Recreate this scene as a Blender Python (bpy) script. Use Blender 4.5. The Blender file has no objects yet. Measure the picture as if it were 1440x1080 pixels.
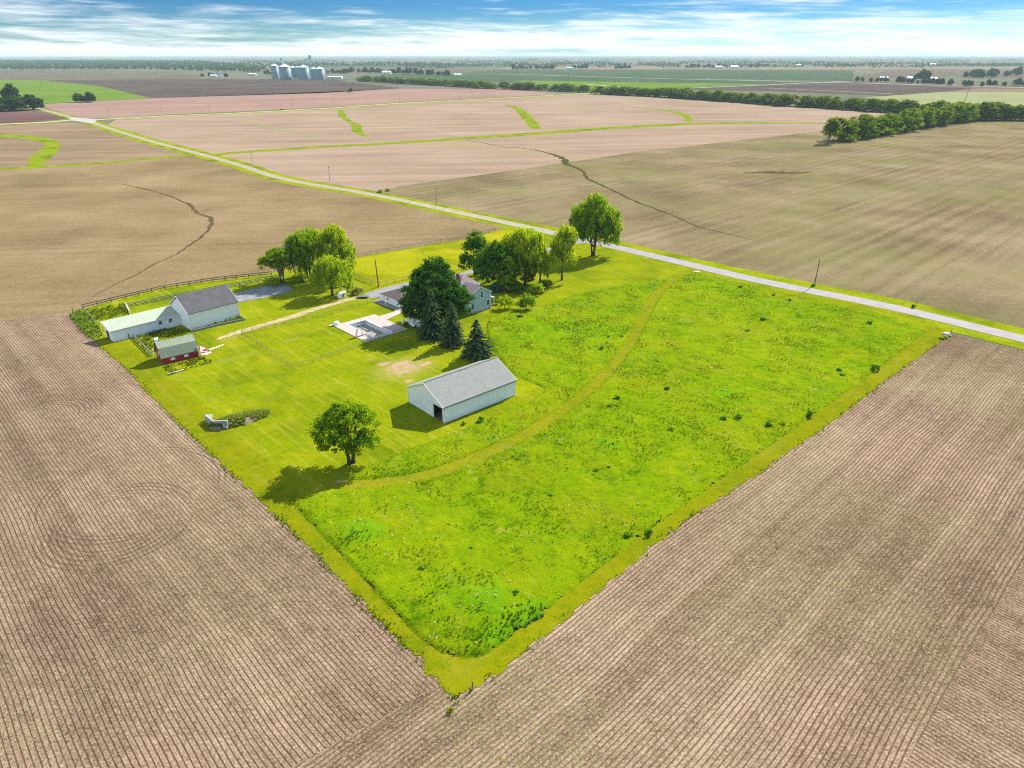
import bpy, math, random
import numpy as np
from mathutils import Vector, Matrix

C = bpy.context.scene.collection
SC = bpy.context.scene
R = math.radians
# ------------------------------------------------------------------ camera, sky, sun, exposure
F, CAMH, HOR = 980.0, 75.0, 76.0
TH = math.atan((540 - HOR) / F)
cam_d = bpy.data.cameras.new('camera'); cam = bpy.data.objects.new('camera', cam_d); C.objects.link(cam)
cam_d.sensor_width = 36; cam_d.lens = 36 * F / 1440
cam_d.clip_start = 1; cam_d.clip_end = 120000
cam.location = (0, 0, CAMH); cam.rotation_euler = (R(90) - TH, 0, 0)
SC.camera = cam

SUN_AZ, SUN_EL = R(49), R(39)          # azimuth counted from +X
sun_d = bpy.data.lights.new('sun', 'SUN'); sun = bpy.data.objects.new('sun', sun_d); C.objects.link(sun)
sun_d.energy = 5.0; sun_d.angle = R(0.5); sun_d.color = (1.0, 0.95, 0.86)
sdir = Vector((math.cos(SUN_AZ) * math.cos(SUN_EL), math.sin(SUN_AZ) * math.cos(SUN_EL), math.sin(SUN_EL)))
sun.rotation_euler = sdir.to_track_quat('Z', 'Y').to_euler()
SC.view_settings.view_transform = 'Standard'; SC.view_settings.look = 'None'
SC.view_settings.exposure = 1.03; SC.view_settings.gamma = 1.0
SC.cycles.max_bounces = 6; SC.cycles.diffuse_bounces = 3; SC.cycles.glossy_bounces = 2
SC.cycles.transmission_bounces = 3; SC.cycles.transparent_max_bounces = 8; SC.cycles.volume_bounces = 0
SC.cycles.use_denoising = False; SC.cycles.filter_width = 1.1

# ------------------------------------------------------------------ node helpers
class NT:
    def __init__(s, tree):
        s.t = tree; s.n = tree.nodes; s.n.clear()
    def add(s, typ, ins=None, **at):
        n = s.n.new(typ)
        for k, v in at.items(): setattr(n, k, v)
        for k, v in (ins or {}).items(): s.put(n.inputs[k], v)
        return n
    def put(s, sock, v):
        if isinstance(v, bpy.types.NodeSocket): s.t.links.new(v, sock)
        else:
            if isinstance(v, tuple) and len(v) == 3 and sock.type == 'RGBA': v = (*v, 1)
            sock.default_value = v
    def math(s, op, a, b=0.0, c=0.0, clamp=False):
        n = s.n.new('ShaderNodeMath'); n.operation = op; n.use_clamp = clamp
        s.put(n.inputs[0], a); s.put(n.inputs[1], b); s.put(n.inputs[2], c); return n.outputs[0]
    def noise(s, vec, scale, detail=3, rough=0.55, dim='3D'):
        n = s.add('ShaderNodeTexNoise', {'Vector': vec, 'Scale': scale, 'Detail': detail, 'Roughness': rough})
        return n.outputs['Fac']
    def step(s, v, a, b):
        n = s.n.new('ShaderNodeMapRange'); n.interpolation_type = 'SMOOTHSTEP'
        s.put(n.inputs[0], v); s.put(n.inputs[1], a); s.put(n.inputs[2], b)
        return n.outputs[0]
    def mix(s, f, a, b, blend='MIX'):
        n = s.n.new('ShaderNodeMix'); n.data_type = 'RGBA'; n.blend_type = blend
        s.put(n.inputs[0], f); s.put(n.inputs[6], a); s.put(n.inputs[7], b); return n.outputs[2]
    def obj(s): return s.add('ShaderNodeTexCoord').outputs['Object']
    def xform(s, vec, rot=0, scale=(1, 1, 1), loc=(0, 0, 0)):
        n = s.add('ShaderNodeMapping', {'Vector': vec, 'Rotation': (0, 0, rot), 'Scale': scale, 'Location': loc})
        return n.outputs[0]
    def sep(s, vec):
        n = s.add('ShaderNodeSeparateXYZ', {'Vector': vec}); return n.outputs
    def comb(s, x, y, z=0.0):
        return s.add('ShaderNodeCombineXYZ', {'X': x, 'Y': y, 'Z': z}).outputs[0]
    def attr(s, name): return s.add('ShaderNodeAttribute', attribute_name=name).outputs['Fac']
    def bump(s, h, dist, strength=1.0):
        return s.add('ShaderNodeBump', {'Height': h, 'Distance': dist, 'Strength': strength}).outputs[0]
    def surf(s, col, rough=0.9, normal=None, spec=0.2, **kw):
        b = s.add('ShaderNodeBsdfPrincipled', {'Base Color': col, 'Roughness': rough, 'Specular IOR Level': spec})
        for k, v in kw.items(): s.put(b.inputs[k], v)
        if normal is not None: s.put(b.inputs['Normal'], normal)
        s.out(b.outputs[0]); return b
    def out(s, sh, where='Surface'):
        o = s.n.get('OUT') or s.add('ShaderNodeOutputMaterial', name='OUT')
        s.t.links.new(sh, o.inputs[where])

def mat(name):
    m = bpy.data.materials.new(name); m.use_nodes = True
    return m, NT(m.node_tree)

# ------------------------------------------------------------------ world: clear blue with high streaky cloud
w = bpy.data.worlds.new('World'); SC.world = w; w.use_nodes = True
nt = NT(w.node_tree)
sky = nt.add('ShaderNodeTexSky', sky_type='NISHITA', sun_disc=False, sun_elevation=SUN_EL,
             sun_rotation=R(90) - SUN_AZ, altitude=100, air_density=1.0, dust_density=0.6, ozone_density=1.6)
gen = nt.add('ShaderNodeTexCoord').outputs['Generated']
gx, gy, gz = nt.sep(gen)[:3]
az = nt.math('ARCTAN2', gx, gy)
el = nt.math('ARCSINE', gz)
tint = nt.mix(nt.step(el, 0.0, 0.06), (0.38, 0.68, 0.92), (0.11, 0.32, 0.65))
tint = nt.mix(nt.step(el, 0.09, 0.22), tint, (0.80, 1.08, 1.28))
blue = nt.mix(1.0, sky.outputs[0], tint, 'MULTIPLY')
warp = nt.noise(nt.comb(nt.math('MULTIPLY', az, 2.2), nt.math('MULTIPLY', el, 14.0), 3.1), 1.0, 3)
elw = nt.math('ADD', el, nt.math('MULTIPLY', nt.math('SUBTRACT', warp, 0.5), 0.03))
c1 = nt.noise(nt.comb(nt.math('MULTIPLY', az, 2.4), nt.math('MULTIPLY', elw, 42.0), 7.7), 1.0, 5, 0.6)
c2 = nt.noise(nt.comb(nt.math('ADD', nt.math('MULTIPLY', az, 15.0), nt.math('MULTIPLY', el, 30.0)), nt.math('MULTIPLY', elw, 170.0), 1.3), 1.0, 4, 0.6)
cl = nt.math('ADD', nt.math('MULTIPLY', c1, 0.72), nt.math('MULTIPLY', c2, 0.34))
bias = nt.math('MULTIPLY', nt.step(el, 0.045, 0.085), -0.07)
bias = nt.math('ADD', bias, nt.math('MULTIPLY', nt.step(el, 0.03, 0.0), 0.10))
bias = nt.math('ADD', bias, nt.math('MULTIPLY', az, -0.05))
cov = nt.math('MULTIPLY', nt.step(nt.math('ADD', cl, bias), 0.45, 0.68), 0.94)
high = nt.step(el, 0.10, 0.35)
cov = nt.math('ADD', cov, nt.math('MULTIPLY', high, 0.15), clamp=True)
cloudc = nt.mix(nt.step(el, 0.09, 0.22), (7.0, 7.45, 7.65), (7.6, 8.8, 9.6))
col = nt.mix(cov, blue, cloudc)
bg = nt.add('ShaderNodeBackground', {'Color': col, 'Strength': 0.078})
o = nt.add('ShaderNodeOutputWorld'); nt.t.links.new(bg.outputs[0], o.inputs[0])

# ------------------------------------------------------------------ geometry helpers
def P(x, y, z=0.0):
    """point of the ground (height z) from surveyed photo coordinates"""
    u, v = x - 720.0, y - 540.0
    dn = F * math.sin(TH) + v * math.cos(TH); fw = F * math.cos(TH) - v * math.sin(TH)
    t = (CAMH - z) / dn
    return Vector((u * t, fw * t, z))
PL = lambda pts: [P(*p).to_2d() for p in pts]

def tag(o, label=None, cat=None, group=None, kind=None):
    if label: o['label'] = label
    if cat: o['category'] = cat
    if group: o['group'] = group
    if kind: o['kind'] = kind
    return o

def empty(name, loc, rz=0.0, label=None, cat=None, group=None):
    e = bpy.data.objects.new(name, None); C.objects.link(e)
    e.location = loc; e.rotation_euler = (0, 0, rz); e.empty_display_size = 1
    return tag(e, label, cat, group)

def link(name, me, m=None, parent=None):
    o = bpy.data.objects.new(name, me); C.objects.link(o)
    if m is not None and not me.materials: me.materials.append(m)
    if parent is not None: o.parent = parent
    return o

def np_mesh(name, verts, faces, attrs=None, smooth=False):
    """verts (N,3); faces (M,k) array, or list of lists"""
    me = bpy.data.meshes.new(name)
    verts = np.asarray(verts, dtype=np.float32)
    if isinstance(faces, np.ndarray):
        k = faces.shape[1]; n = len(faces)
        me.vertices.add(len(verts)); me.vertices.foreach_set('co', verts.ravel())
        me.loops.add(n * k); me.loops.foreach_set('vertex_index', faces.ravel().astype(np.int32))
        me.polygons.add(n); me.polygons.foreach_set('loop_start', np.arange(0, n * k, k, dtype=np.int32))
        if smooth: me.polygons.foreach_set('use_smooth', np.ones(n, dtype=bool))
        me.update(calc_edges=True)
    else:
        me.from_pydata([tuple(map(float, v)) for v in verts], [], [list(f) for f in faces]); me.update()
    for k, a in (attrs or {}).items():
        at = me.attributes.new(k, 'FLOAT', 'POINT'); at.data.foreach_set('value', np.asarray(a, dtype=np.float32))
    me.validate()
    return me

class MB:
    def __init__(s): s.v = []; s.f = []
    def poly(s, pts):
        i = len(s.v); s.v += [tuple(p) for p in pts]; s.f.append(list(range(i, i + len(pts)))); return s
    def box(s, x0, x1, y0, y1, z0, z1):
        i = len(s.v)
        s.v += [(x, y, z) for z in (z0, z1) for x, y in ((x0, y0), (x1, y0), (x1, y1), (x0, y1))]
        s.f += [[i + a for a in q] for q in ((3, 2, 1, 0), (4, 5, 6, 7), (0, 1, 5, 4), (1, 2, 6, 5), (2, 3, 7, 6), (3, 0, 4, 7))]
        return s
    def prism(s, prof, x0, x1, axis='x'):
        """closed profile [(a,z)] extruded along x (or y)"""
        i = len(s.v); n = len(prof)
        for x in (x0, x1): s.v += [(x, a, z) if axis == 'x' else (a, x, z) for a, z in prof]
        fl = [list(range(n))[::-1], list(range(n, 2 * n))] + [[k, (k + 1) % n, n + (k + 1) % n, n + k] for k in range(n)]
        if axis != 'x': fl = [f[::-1] for f in fl]
        s.f += [[i + a for a in f] for f in fl]; return s
    def tube(s, pts, radii, n=6, cap=True):
        i = len(s.v); pts = [Vector(p) for p in pts]
        for k, p in enumerate(pts):
            d = (pts[min(k + 1, len(pts) - 1)] - pts[max(k - 1, 0)]).normalized()
            a = d.orthogonal().normalized() if abs(d.z) < .99 else Vector((1, 0, 0)); a = (a - d * a.dot(d)).normalized(); b = d.cross(a)
            r = radii[k] if isinstance(radii, (list, tuple)) else radii
            s.v += [tuple(p + (a * math.cos(2 * math.pi * j / n) + b * math.sin(2 * math.pi * j / n)) * r) for j in range(n)]
        for k in range(len(pts) - 1):
            for j in range(n):
                s.f.append([i + k * n + j, i + k * n + (j + 1) % n, i + (k + 1) * n + (j + 1) % n, i + (k + 1) * n + j])
        if cap:
            s.f.append([i + j for j in range(n)][::-1]); s.f.append([i + (len(pts) - 1) * n + j for j in range(n)])
        return s
    def lathe(s, prof, cx=0, cy=0, n=20):
        i = len(s.v); m = len(prof)
        for r, z in prof: s.v += [(cx + r * math.cos(2 * math.pi * j / n), cy + r * math.sin(2 * math.pi * j / n), z) for j in range(n)]
        for k in range(m - 1):
            for j in range(n): s.f.append([i + k * n + j, i + k * n + (j + 1) % n, i + (k + 1) * n + (j + 1) % n, i + (k + 1) * n + j])
        s.f.append([i + (m - 1) * n + j for j in range(n)]); return s
    def mesh(s, name, smooth=False):
        me = bpy.data.meshes.new(name); me.from_pydata(s.v, [], s.f)
        if smooth:
            for p in me.polygons: p.use_smooth = True
        me.update(); return me
    def build(s, name, m, parent=None, smooth=False):
        return link(name, s.mesh(name, smooth), m, parent)

_tab = np.random.default_rng(5).random((256, 256))
def vnoise(x, y):
    xi = np.floor(x).astype(int); yi = np.floor(y).astype(int); fx = x - xi; fy = y - yi
    fx = fx * fx * (3 - 2 * fx); fy = fy * fy * (3 - 2 * fy)
    a = _tab[xi & 255, yi & 255]; b = _tab[(xi + 1) & 255, yi & 255]; c = _tab[xi & 255, (yi + 1) & 255]; d = _tab[(xi + 1) & 255, (yi + 1) & 255]
    return (a * (1 - fx) + b * fx) * (1 - fy) + (c * (1 - fx) + d * fx) * fy
def fbm(x, y, o=4):
    s = 0; t = 0
    for k in range(o): s = s + vnoise(x * 2 ** k + 17 * k, y * 2 ** k + 31 * k) * .5 ** k; t += .5 ** k
    return s / t
def inside(px_, py_, poly):
    c = np.zeros(px_.shape, bool); n = len(poly)
    for i in range(n):
        x1, y1 = poly[i]; x2, y2 = poly[(i + 1) % n]
        if y1 == y2: continue
        m = ((y1 > py_) != (y2 > py_)) & (px_ < (x2 - x1) * (py_ - y1) / (y2 - y1) + x1); c ^= m
    return c
def edge_dist(px_, py_, poly):
    d = np.full(px_.shape, 1e9); n = len(poly)
    for i in range(n):
        x1, y1 = poly[i]; x2, y2 = poly[(i + 1) % n]; dx, dy = x2 - x1, y2 - y1
        t = np.clip(((px_ - x1) * dx + (py_ - y1) * dy) / max(dx * dx + dy * dy, 1e-9), 0, 1)
        d = np.minimum(d, np.hypot(px_ - x1 - t * dx, py_ - y1 - t * dy))
    return d

def smooth_line(pts, n=6):
    """Catmull-Rom through 2D points"""
    pts = [Vector(p) for p in pts]; out = []
    for i in range(len(pts) - 1):
        p0, p1, p2, p3 = pts[max(i - 1, 0)], pts[i], pts[i + 1], pts[min(i + 2, len(pts) - 1)]
        for k in range(n):
            t = k / n
            out.append(.5 * ((2 * p1) + (p2 - p0) * t + (2 * p0 - 5 * p1 + 4 * p2 - p3) * t * t + (3 * p1 - p0 - 3 * p2 + p3) * t ** 3))
    out.append(pts[-1]); return out

def ribbon(name, pts, width, z, m, wob=0.0, sm=6, seed=0, kind='structure'):
    """flat strip following ground points; width number or per-point list"""
    rng = random.Random(seed); n0 = len(pts)
    line = smooth_line(pts, sm); N = len(line); v = []
    for k, p in enumerate(line):
        d = (line[min(k + 1, N - 1)] - line[max(k - 1, 0)]).normalized(); nrm = Vector((-d.y, d.x))
        if isinstance(width, (list, tuple)):
            q = k / sm; i = min(int(q), n0 - 2); wd = width[i] + (width[i + 1] - width[i]) * (q - i)
        else: wd = width
        a = wd / 2 * (1 + rng.uniform(-wob, wob)); b = wd / 2 * (1 + rng.uniform(-wob, wob)); s = wd * wob * rng.uniform(-.4, .4)
        v += [(*(p + nrm * (a + s)), z), (*(p - nrm * (b - s)), z)]
    f = np.array([[2 * k, 2 * k + 1, 2 * k + 3, 2 * k + 2] for k in range(N - 1)])
    f = f[:, ::1]
    me = np_mesh(name, v, f); o = link(name, me, m)
    if kind: o['kind'] = kind
    return o

def sheet(name, pts, z, m, kind='structure'):
    me = bpy.data.meshes.new(name)
    pp = [(p[0], p[1], z) for p in pts]
    a = sum(pp[i][0] * pp[(i + 1) % len(pp)][1] - pp[(i + 1) % len(pp)][0] * pp[i][1] for i in range(len(pp)))
    if a < 0: pp = pp[::-1]
    me.from_pydata(pp, [], [list(range(len(pp)))]); me.update()
    o = link(name, me, m)
    if kind: o['kind'] = kind
    return o

# farm frame: e1 runs along the long wall of the pole barn, e2 square to it
FA = R(43); E1 = Vector((math.cos(FA), math.sin(FA))); E2 = Vector((-E1.y, E1.x))
FO = P(625, 595.5).to_2d()
def FF(u, v, z=0.0): q = FO + E1 * u + E2 * v; return Vector((q.x, q.y, z))

# ------------------------------------------------------------------ materials: ground
def soil_mat(name, dark, mid, light, rot, spacing=0.68, rows=1.0, green=0.6, streak=0.5, rings=(), gcol=(0.12, 0.20, 0.02), stain=0.5, gpatch=0.0, passes=0.016):
    """planted, trashy topsoil: crop rows run along local X after rotating by -rot"""
    m, n = mat(name)
    p = n.obj(); q = n.xform(p, rot=-rot); x, y, z = n.sep(q)[:3]
    wob = n.noise(p, 0.02, 2)
    yy = n.math('ADD', y, n.math('MULTIPLY', wob, 3.0))
    row = n.math('DIVIDE', yy, spacing)
    cosr = n.math('COSINE', n.math('MULTIPLY', row, 2 * math.pi))
    fine = n.noise(p, 2.6, 4, 0.7); fine2 = n.noise(p, 0.55, 3, 0.6)
    spk = n.noise(p, 6.0, 2, 0.6)
    big = n.noise(p, 0.018, 4, 0.6)
    st = n.noise(n.comb(n.math('MULTIPLY', x, 0.006), n.math('MULTIPLY', yy, 0.30)), 1.0, 4, 0.65)
    v = n.math('ADD', n.math('MULTIPLY', fine, 0.70), n.math('MULTIPLY', fine2, 0.22))
    v = n.math('ADD', v, n.math('MULTIPLY', n.math('SUBTRACT', st, 0.5), streak))
    v = n.math('ADD', v, n.math('MULTIPLY', n.math('SUBTRACT', big, 0.5), stain))
    pas = n.math('COSINE', n.math('MULTIPLY', n.math('ADD', yy, n.math('MULTIPLY', n.math('FLOOR', n.math('DIVIDE', yy, 37.0)), 2.3)), 2 * math.pi / 9.1))
    pas = n.math('MULTIPLY', pas, n.math('ADD', n.math('MULTIPLY', n.step(n.noise(n.comb(n.math('MULTIPLY', x, 0.004), n.math('MULTIPLY', yy, 0.03)), 1.0, 2), 0.4, 0.65), 1.0), 0.25))
    v = n.math('ADD', v, n.math('MULTIPLY', pas, passes))
    t1 = n.step(v, 0.30, 0.46); t2 = n.step(v, 0.43, 0.60)
    col = n.mix(t2, n.mix(t1, dark, mid), light)
    col = n.mix(n.step(spk, 0.60, 0.68), col, tuple(min(1, c * 1.35) for c in light))
    # opened seed slots, then seedlings along them
    slot = n.math('MULTIPLY', n.step(cosr, 0.45, 0.95), n.step(n.noise(n.comb(n.math('MULTIPLY', x, 0.35), row), 1.0, 2), 0.24, 0.42))
    col = n.mix(n.math('MULTIPLY', slot, 0.78 * rows), col, dark)
    if green:
        gl = n.step(n.noise(n.comb(n.math('MULTIPLY', x, 1.3), n.math('MULTIPLY', row, 1.0)), 1.0, 2), 0.40, 0.60)
        gm = n.step(n.noise(p, 0.028, 3), 0.36, 0.58)
        gmask = n.math('MULTIPLY', n.math('MULTIPLY', n.step(cosr, 0.62, 0.98), gl), n.math('MULTIPLY', gm, green))
        col = n.mix(gmask, col, gcol)
    if gpatch:
        gp = n.math('MULTIPLY', n.step(n.math('ADD', n.noise(p, 0.011, 4, 0.6), n.math('MULTIPLY', n.math('SUBTRACT', st, .5), .35)), 0.42, 0.62), gpatch)
        col = n.mix(gp, col, (0.125, 0.130, 0.028))
    for (cx, cy, r0, r1) in rings:
        d = n.add('ShaderNodeVectorMath', {0: p, 1: (cx, cy, 0)}, operation='DISTANCE').outputs['Value']
        band = n.math('MULTIPLY', n.step(d, r0 - .4, r0), n.step(d, r1 + .4, r1))
        tr = n.math('COSINE', n.math('MULTIPLY', d, 2 * math.pi / 1.15))
        band = n.math('MULTIPLY', band, n.step(tr, -0.1, 0.7))
        band = n.math('MULTIPLY', band, n.step(n.noise(p, 0.07, 2), 0.38, 0.55))
        col = n.mix(n.math('MULTIPLY', band, 0.52), col, dark)
    h = n.math('ADD', n.math('MULTIPLY', fine, 0.5), n.math('MULTIPLY', slot, -0.35 * rows))
    n.surf(col, 0.95, n.bump(h, 0.22, 0.9), 0.0)
    return m

PI_ = math.pi
A_L, A_R = R(-46.3), R(44.3)              # directions of the lot's left and right edges
TAN_D, TAN_M, TAN_L = (0.078, 0.047, 0.030), (0.195, 0.128, 0.085), (0.335, 0.240, 0.166)
def ring(px_, py_, r0, r1): p = P(px_, py_); return (p.x, p.y, r0, r1)
M_F1 = soil_mat('soil_west', TAN_D, TAN_M, TAN_L, A_L, streak=.20, stain=.45, rings=(ring(165, 735, 8, 13), ring(55, 588, 7, 13), ring(190, 690, 14, 17)))
M_F3 = soil_mat('soil_east', TAN_D, TAN_M, TAN_L, A_R, streak=0.30, stain=.40, green=0.9)
M_F4 = soil_mat('soil_headland', TAN_D, TAN_M, TAN_L, A_L, green=0.3, streak=0.28, stain=.25, spacing=0.62)
M_F2 = soil_mat('soil_northwest', (0.095, 0.063, 0.032), (0.182, 0.126, 0.064), (0.268, 0.193, 0.106), R(6), rows=0.25, green=0.25, streak=0.06, stain=0.42, passes=0.018)
M_F5 = soil_mat('soil_northeast', (0.082, 0.060, 0.033), (0.160, 0.117, 0.065), (0.252, 0.190, 0.115), A_R, rows=0.3, green=0.35, streak=0.20, stain=0.5, gpatch=0.34, passes=0.030)

def field_mat(name, a, b, c=None, rot=0.0, sx=0.004, sy=0.05, nscale=0.006):
    m, n = mat(name); p = n.obj(); q = n.xform(p, rot=-rot); x, y, z = n.sep(q)[:3]
    st = n.noise(n.comb(n.math('MULTIPLY', x, sx), n.math('MULTIPLY', y, sy)), 1.0, 5, 0.65)
    big = n.noise(p, nscale, 4, 0.6); fine = n.noise(p, 0.35, 4, 0.75)
    v = n.math('ADD', n.math('MULTIPLY', st, 0.45), n.math('ADD', n.math('MULTIPLY', big, 0.35), n.math('MULTIPLY', fine, 0.30)))
    col = n.mix(n.step(v, 0.38, 0.70), a, b)
    if c: col = n.mix(n.math('MULTIPLY', n.step(n.noise(p, nscale * 1.7, 3), 0.5, 0.68), 0.6), col, c)
    n.surf(col, 0.95, None, 0.0); return m
M_PALE = field_mat('field_pale', (0.185, 0.124, 0.086), (0.31, 0.222, 0.160), (0.24, 0.185, 0.10), R(8))
M_BROWN = field_mat('field_brown', (0.135, 0.088, 0.055), (0.245, 0.172, 0.104), (0.15, 0.12, 0.05), R(6))
M_PINK = field_mat('field_pink', (0.190, 0.112, 0.086), (0.28, 0.182, 0.142), None, R(5), 0.004, 0.08)
M_DARK = field_mat('field_dark', (0.050, 0.036, 0.036), (0.100, 0.075, 0.062), (0.085, 0.075, 0.045), R(2))
M_MAROON = field_mat('field_maroon', (0.085, 0.042, 0.044), (0.145, 0.082, 0.072), None, R(2))
M_GREY = field_mat('field_grey', (0.085, 0.067, 0.052), (0.135, 0.108, 0.076), (0.09, 0.095, 0.04), R(3))
M_FGREEN = field_mat('field_green', (0.070, 0.125, 0.012), (0.125, 0.185, 0.022), (0.10, 0.13, 0.02), R(4))
M_FLIGHT = field_mat('field_lightgreen', (0.17, 0.19, 0.075), (0.24, 0.24, 0.12), (0.2, 0.165, 0.10), R(10))
M_FDGREEN = field_mat('field_deepgreen', (0.035, 0.065, 0.03), (0.065, 0.095, 0.045), (0.06, 0.055, 0.04), R(1), 0.002, 0.03)

def grass_mat(name, a, b, c, stripes=0.0, rot=0.0, wear=False, bump=0.06):
    m, n = mat(name); p = n.obj(); q = n.xform(p, rot=-rot); x, y, z = n.sep(q)[:3]
    f = n.noise(p, 3.2, 4, 0.75); g = n.noise(p, 0.10, 4, 0.6); k = n.noise(p, 0.6, 3, 0.6)
    v = n.math('ADD', n.math('MULTIPLY', f, 0.55), n.math('ADD', n.math('MULTIPLY', g, 0.30), n.math('MULTIPLY', k, 0.25)))
    col = n.mix(n.step(v, 0.42, 0.56), a, b)
    col = n.mix(n.step(v, 0.55, 0.68), col, c)
    col = n.mix(n.math('MULTIPLY', n.step(n.noise(p, 0.045, 3), 0.50, 0.64), 0.55), col, tuple(q * 0.72 for q in a))
    if stripes:
        s = n.math('SINE', n.math('MULTIPLY', n.math('ADD', y, n.math('MULTIPLY', g, 1.5)), 2 * PI_ / 2.6))
        col = n.mix(n.math('MULTIPLY', n.step(s, -0.6, 0.6), stripes), col, b)
        sn = n.noise(n.comb(n.math('MULTIPLY', x, 0.05), n.math('MULTIPLY', y, 0.9)), 1.0, 3)
        col = n.mix(n.math('MULTIPLY', n.step(sn, 0.50, 0.68), 0.28), col, (0.36, 0.29, 0.035))
    if wear:
        rim = n.mix(n.step(v, 0.45, 0.62), (0.090, 0.122, 0.0012), (0.172, 0.170, 0.002)); col = n.mix(n.math('MULTIPLY', n.attr('rim'), 0.85), col, rim)
        wv = n.math('ADD', n.attr('wear'), n.math('MULTIPLY', n.math('SUBTRACT', n.math('ADD', n.math('MULTIPLY', k, .5), n.math('MULTIPLY', f, .5)), 0.5), 1.5))
        col = n.mix(n.math('MULTIPLY', n.step(n.attr('wear'), 0.15, 0.75), 0.55), col, (0.27, 0.22, 0.05))
        col = n.mix(n.step(wv, 0.58, 0.92), col, (0.34, 0.235, 0.155))
    n.surf(col, 0.9, n.bump(n.math('ADD', f, n.math('MULTIPLY', k, .7)), bump), 0.0); return m
M_LAWN = grass_mat('lawn_grass', (0.082, 0.140, 0.0015), (0.160, 0.192, 0.0015), (0.262, 0.240, 0.006), 0.30, R(-46), True)
M_VERGE = grass_mat('verge_grass', (0.075, 0.130, 0.002), (0.18, 0.215, 0.003), (0.29, 0.27, 0.012))
M_FARSTRIP = grass_mat('waterway_grass', (0.075, 0.125, 0.005), (0.155, 0.200, 0.007), (0.25, 0.24, 0.02))
M_PADDOCK = grass_mat('paddock_grass', (0.14, 0.175, 0.002), (0.235, 0.235, 0.003), (0.34, 0.26, 0.02), 0.0)

def meadow_mat():
    m, n = mat('meadow_grass'); p = n.obj()
    f = n.noise(p, 2.2, 4, 0.75); g = n.noise(p, 0.055, 4, 0.6); k = n.noise(p, 0.45, 3, 0.65); t = n.attr('tint')
    v = n.math('ADD', n.math('MULTIPLY', f, 0.55), n.math('ADD', n.math('MULTIPLY', k, 0.3), n.math('MULTIPLY', t, 0.35)))
    col = n.mix(n.step(v, 0.42, 0.60), (0.045, 0.098, 0.0012), (0.128, 0.198, 0.0012))
    col = n.mix(n.step(v, 0.60, 0.78), col, (0.205, 0.240, 0.003))
    col = n.mix(n.math('MULTIPLY', n.step(g, 0.45, 0.66), 0.6), col, (0.185, 0.205, 0.003))
    col = n.mix(n.math('MULTIPLY', n.step(n.attr('lush'), 0.2, 0.9), 0.6), col, (0.085, 0.225, 0.003))
    dry = n.noise(p, 0.16, 4, 0.7)
    col = n.mix(n.math('MULTIPLY', n.step(dry, 0.60, 0.74), 0.6), col, (0.27, 0.25, 0.03))
    n.surf(col, 0.9, n.bump(n.math('ADD', f, k), 0.2), 0.0); return m
M_MEADOW = meadow_mat()

def leaf_mat(name, a, b, transl=0.35, c=None, up=0.0):
    m, n = mat(name); t = n.attr('tint')
    col = n.mix(t, a, b)
    if c: col = n.mix(n.step(t, 0.86, 0.95), col, c)
    d = n.add('ShaderNodeBsdfDiffuse', {'Color': col})
    if up:
        g = n.add('ShaderNodeNewGeometry').outputs['Normal']; va = n.add('ShaderNodeVectorMath', {0: g, 1: (0, 0, up)}, operation='ADD')
        n.put(d.inputs['Normal'], n.add('ShaderNodeVectorMath', {0: va.outputs[0]}, operation='NORMALIZE').outputs[0])
    tr = n.add('ShaderNodeBsdfTranslucent', {'Color': n.mix(1.0, col, (1.25, 1.2, 0.6), 'MULTIPLY')})
    mx = n.add('ShaderNodeMixShader', {0: transl, 1: d.outputs[0], 2: tr.outputs[0]})
    n.out(mx.outputs[0]); return m
M_TUFT = leaf_mat('tuft_blades', (0.050, 0.115, 0.0015), (0.225, 0.275, 0.003), 0.40, (0.62, 0.52, 0.42), 1.9)
M_WEED = leaf_mat('weed_blades', (0.09, 0.18, 0.012), (0.24, 0.32, 0.04), 0.42, None, 1.2)

def plain(name, col, rough=0.6, var=0.12, scale=1.5, metal=0.0, spec=0.3, ribs=None, streaks=0.0, dirt=None):
    """painted / mineral surface with uneven weathering; ribs=(axis, pitch)"""
    m, n = mat(name); p = n.obj(); x, y, z = n.sep(p)[:3]
    a = n.noise(p, scale, 4, 0.6); b = n.noise(p, scale * 7, 3, 0.6)
    v = n.math('ADD', n.math('MULTIPLY', a, 0.6), n.math('MULTIPLY', b, 0.4))
    c = n.mix(n.step(v, 0.3, 0.7), tuple(k * (1 - var) for k in col), tuple(min(1, k * (1 + var)) for k in col))
    if streaks:
        s = n.noise(n.comb(n.math('MULTIPLY', n.math('ADD', x, y), 2.2), n.math('MULTIPLY', z, 0.25)), 1.0, 4, 0.65)
        c = n.mix(n.math('MULTIPLY', n.step(s, 0.5, 0.72), streaks), c, dirt or tuple(k * 0.55 for k in col))
    nb = n.bump(b, 0.01)
    if ribs:
        ax = {'x': x, 'y': y, 'z': z}[ribs[0]]
        r = n.math('PINGPONG', ax, ribs[1] / 2)
        h = n.step(r, ribs[1] * 0.36, ribs[1] * 0.48)
        nb = n.bump(h, ribs[2] if len(ribs) > 2 else 0.04)
        c = n.mix(n.math('MULTIPLY', h, 0.22), c, tuple(k * 0.72 for k in col))
    n.surf(c, rough, nb, spec, Metallic=metal); return m

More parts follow.
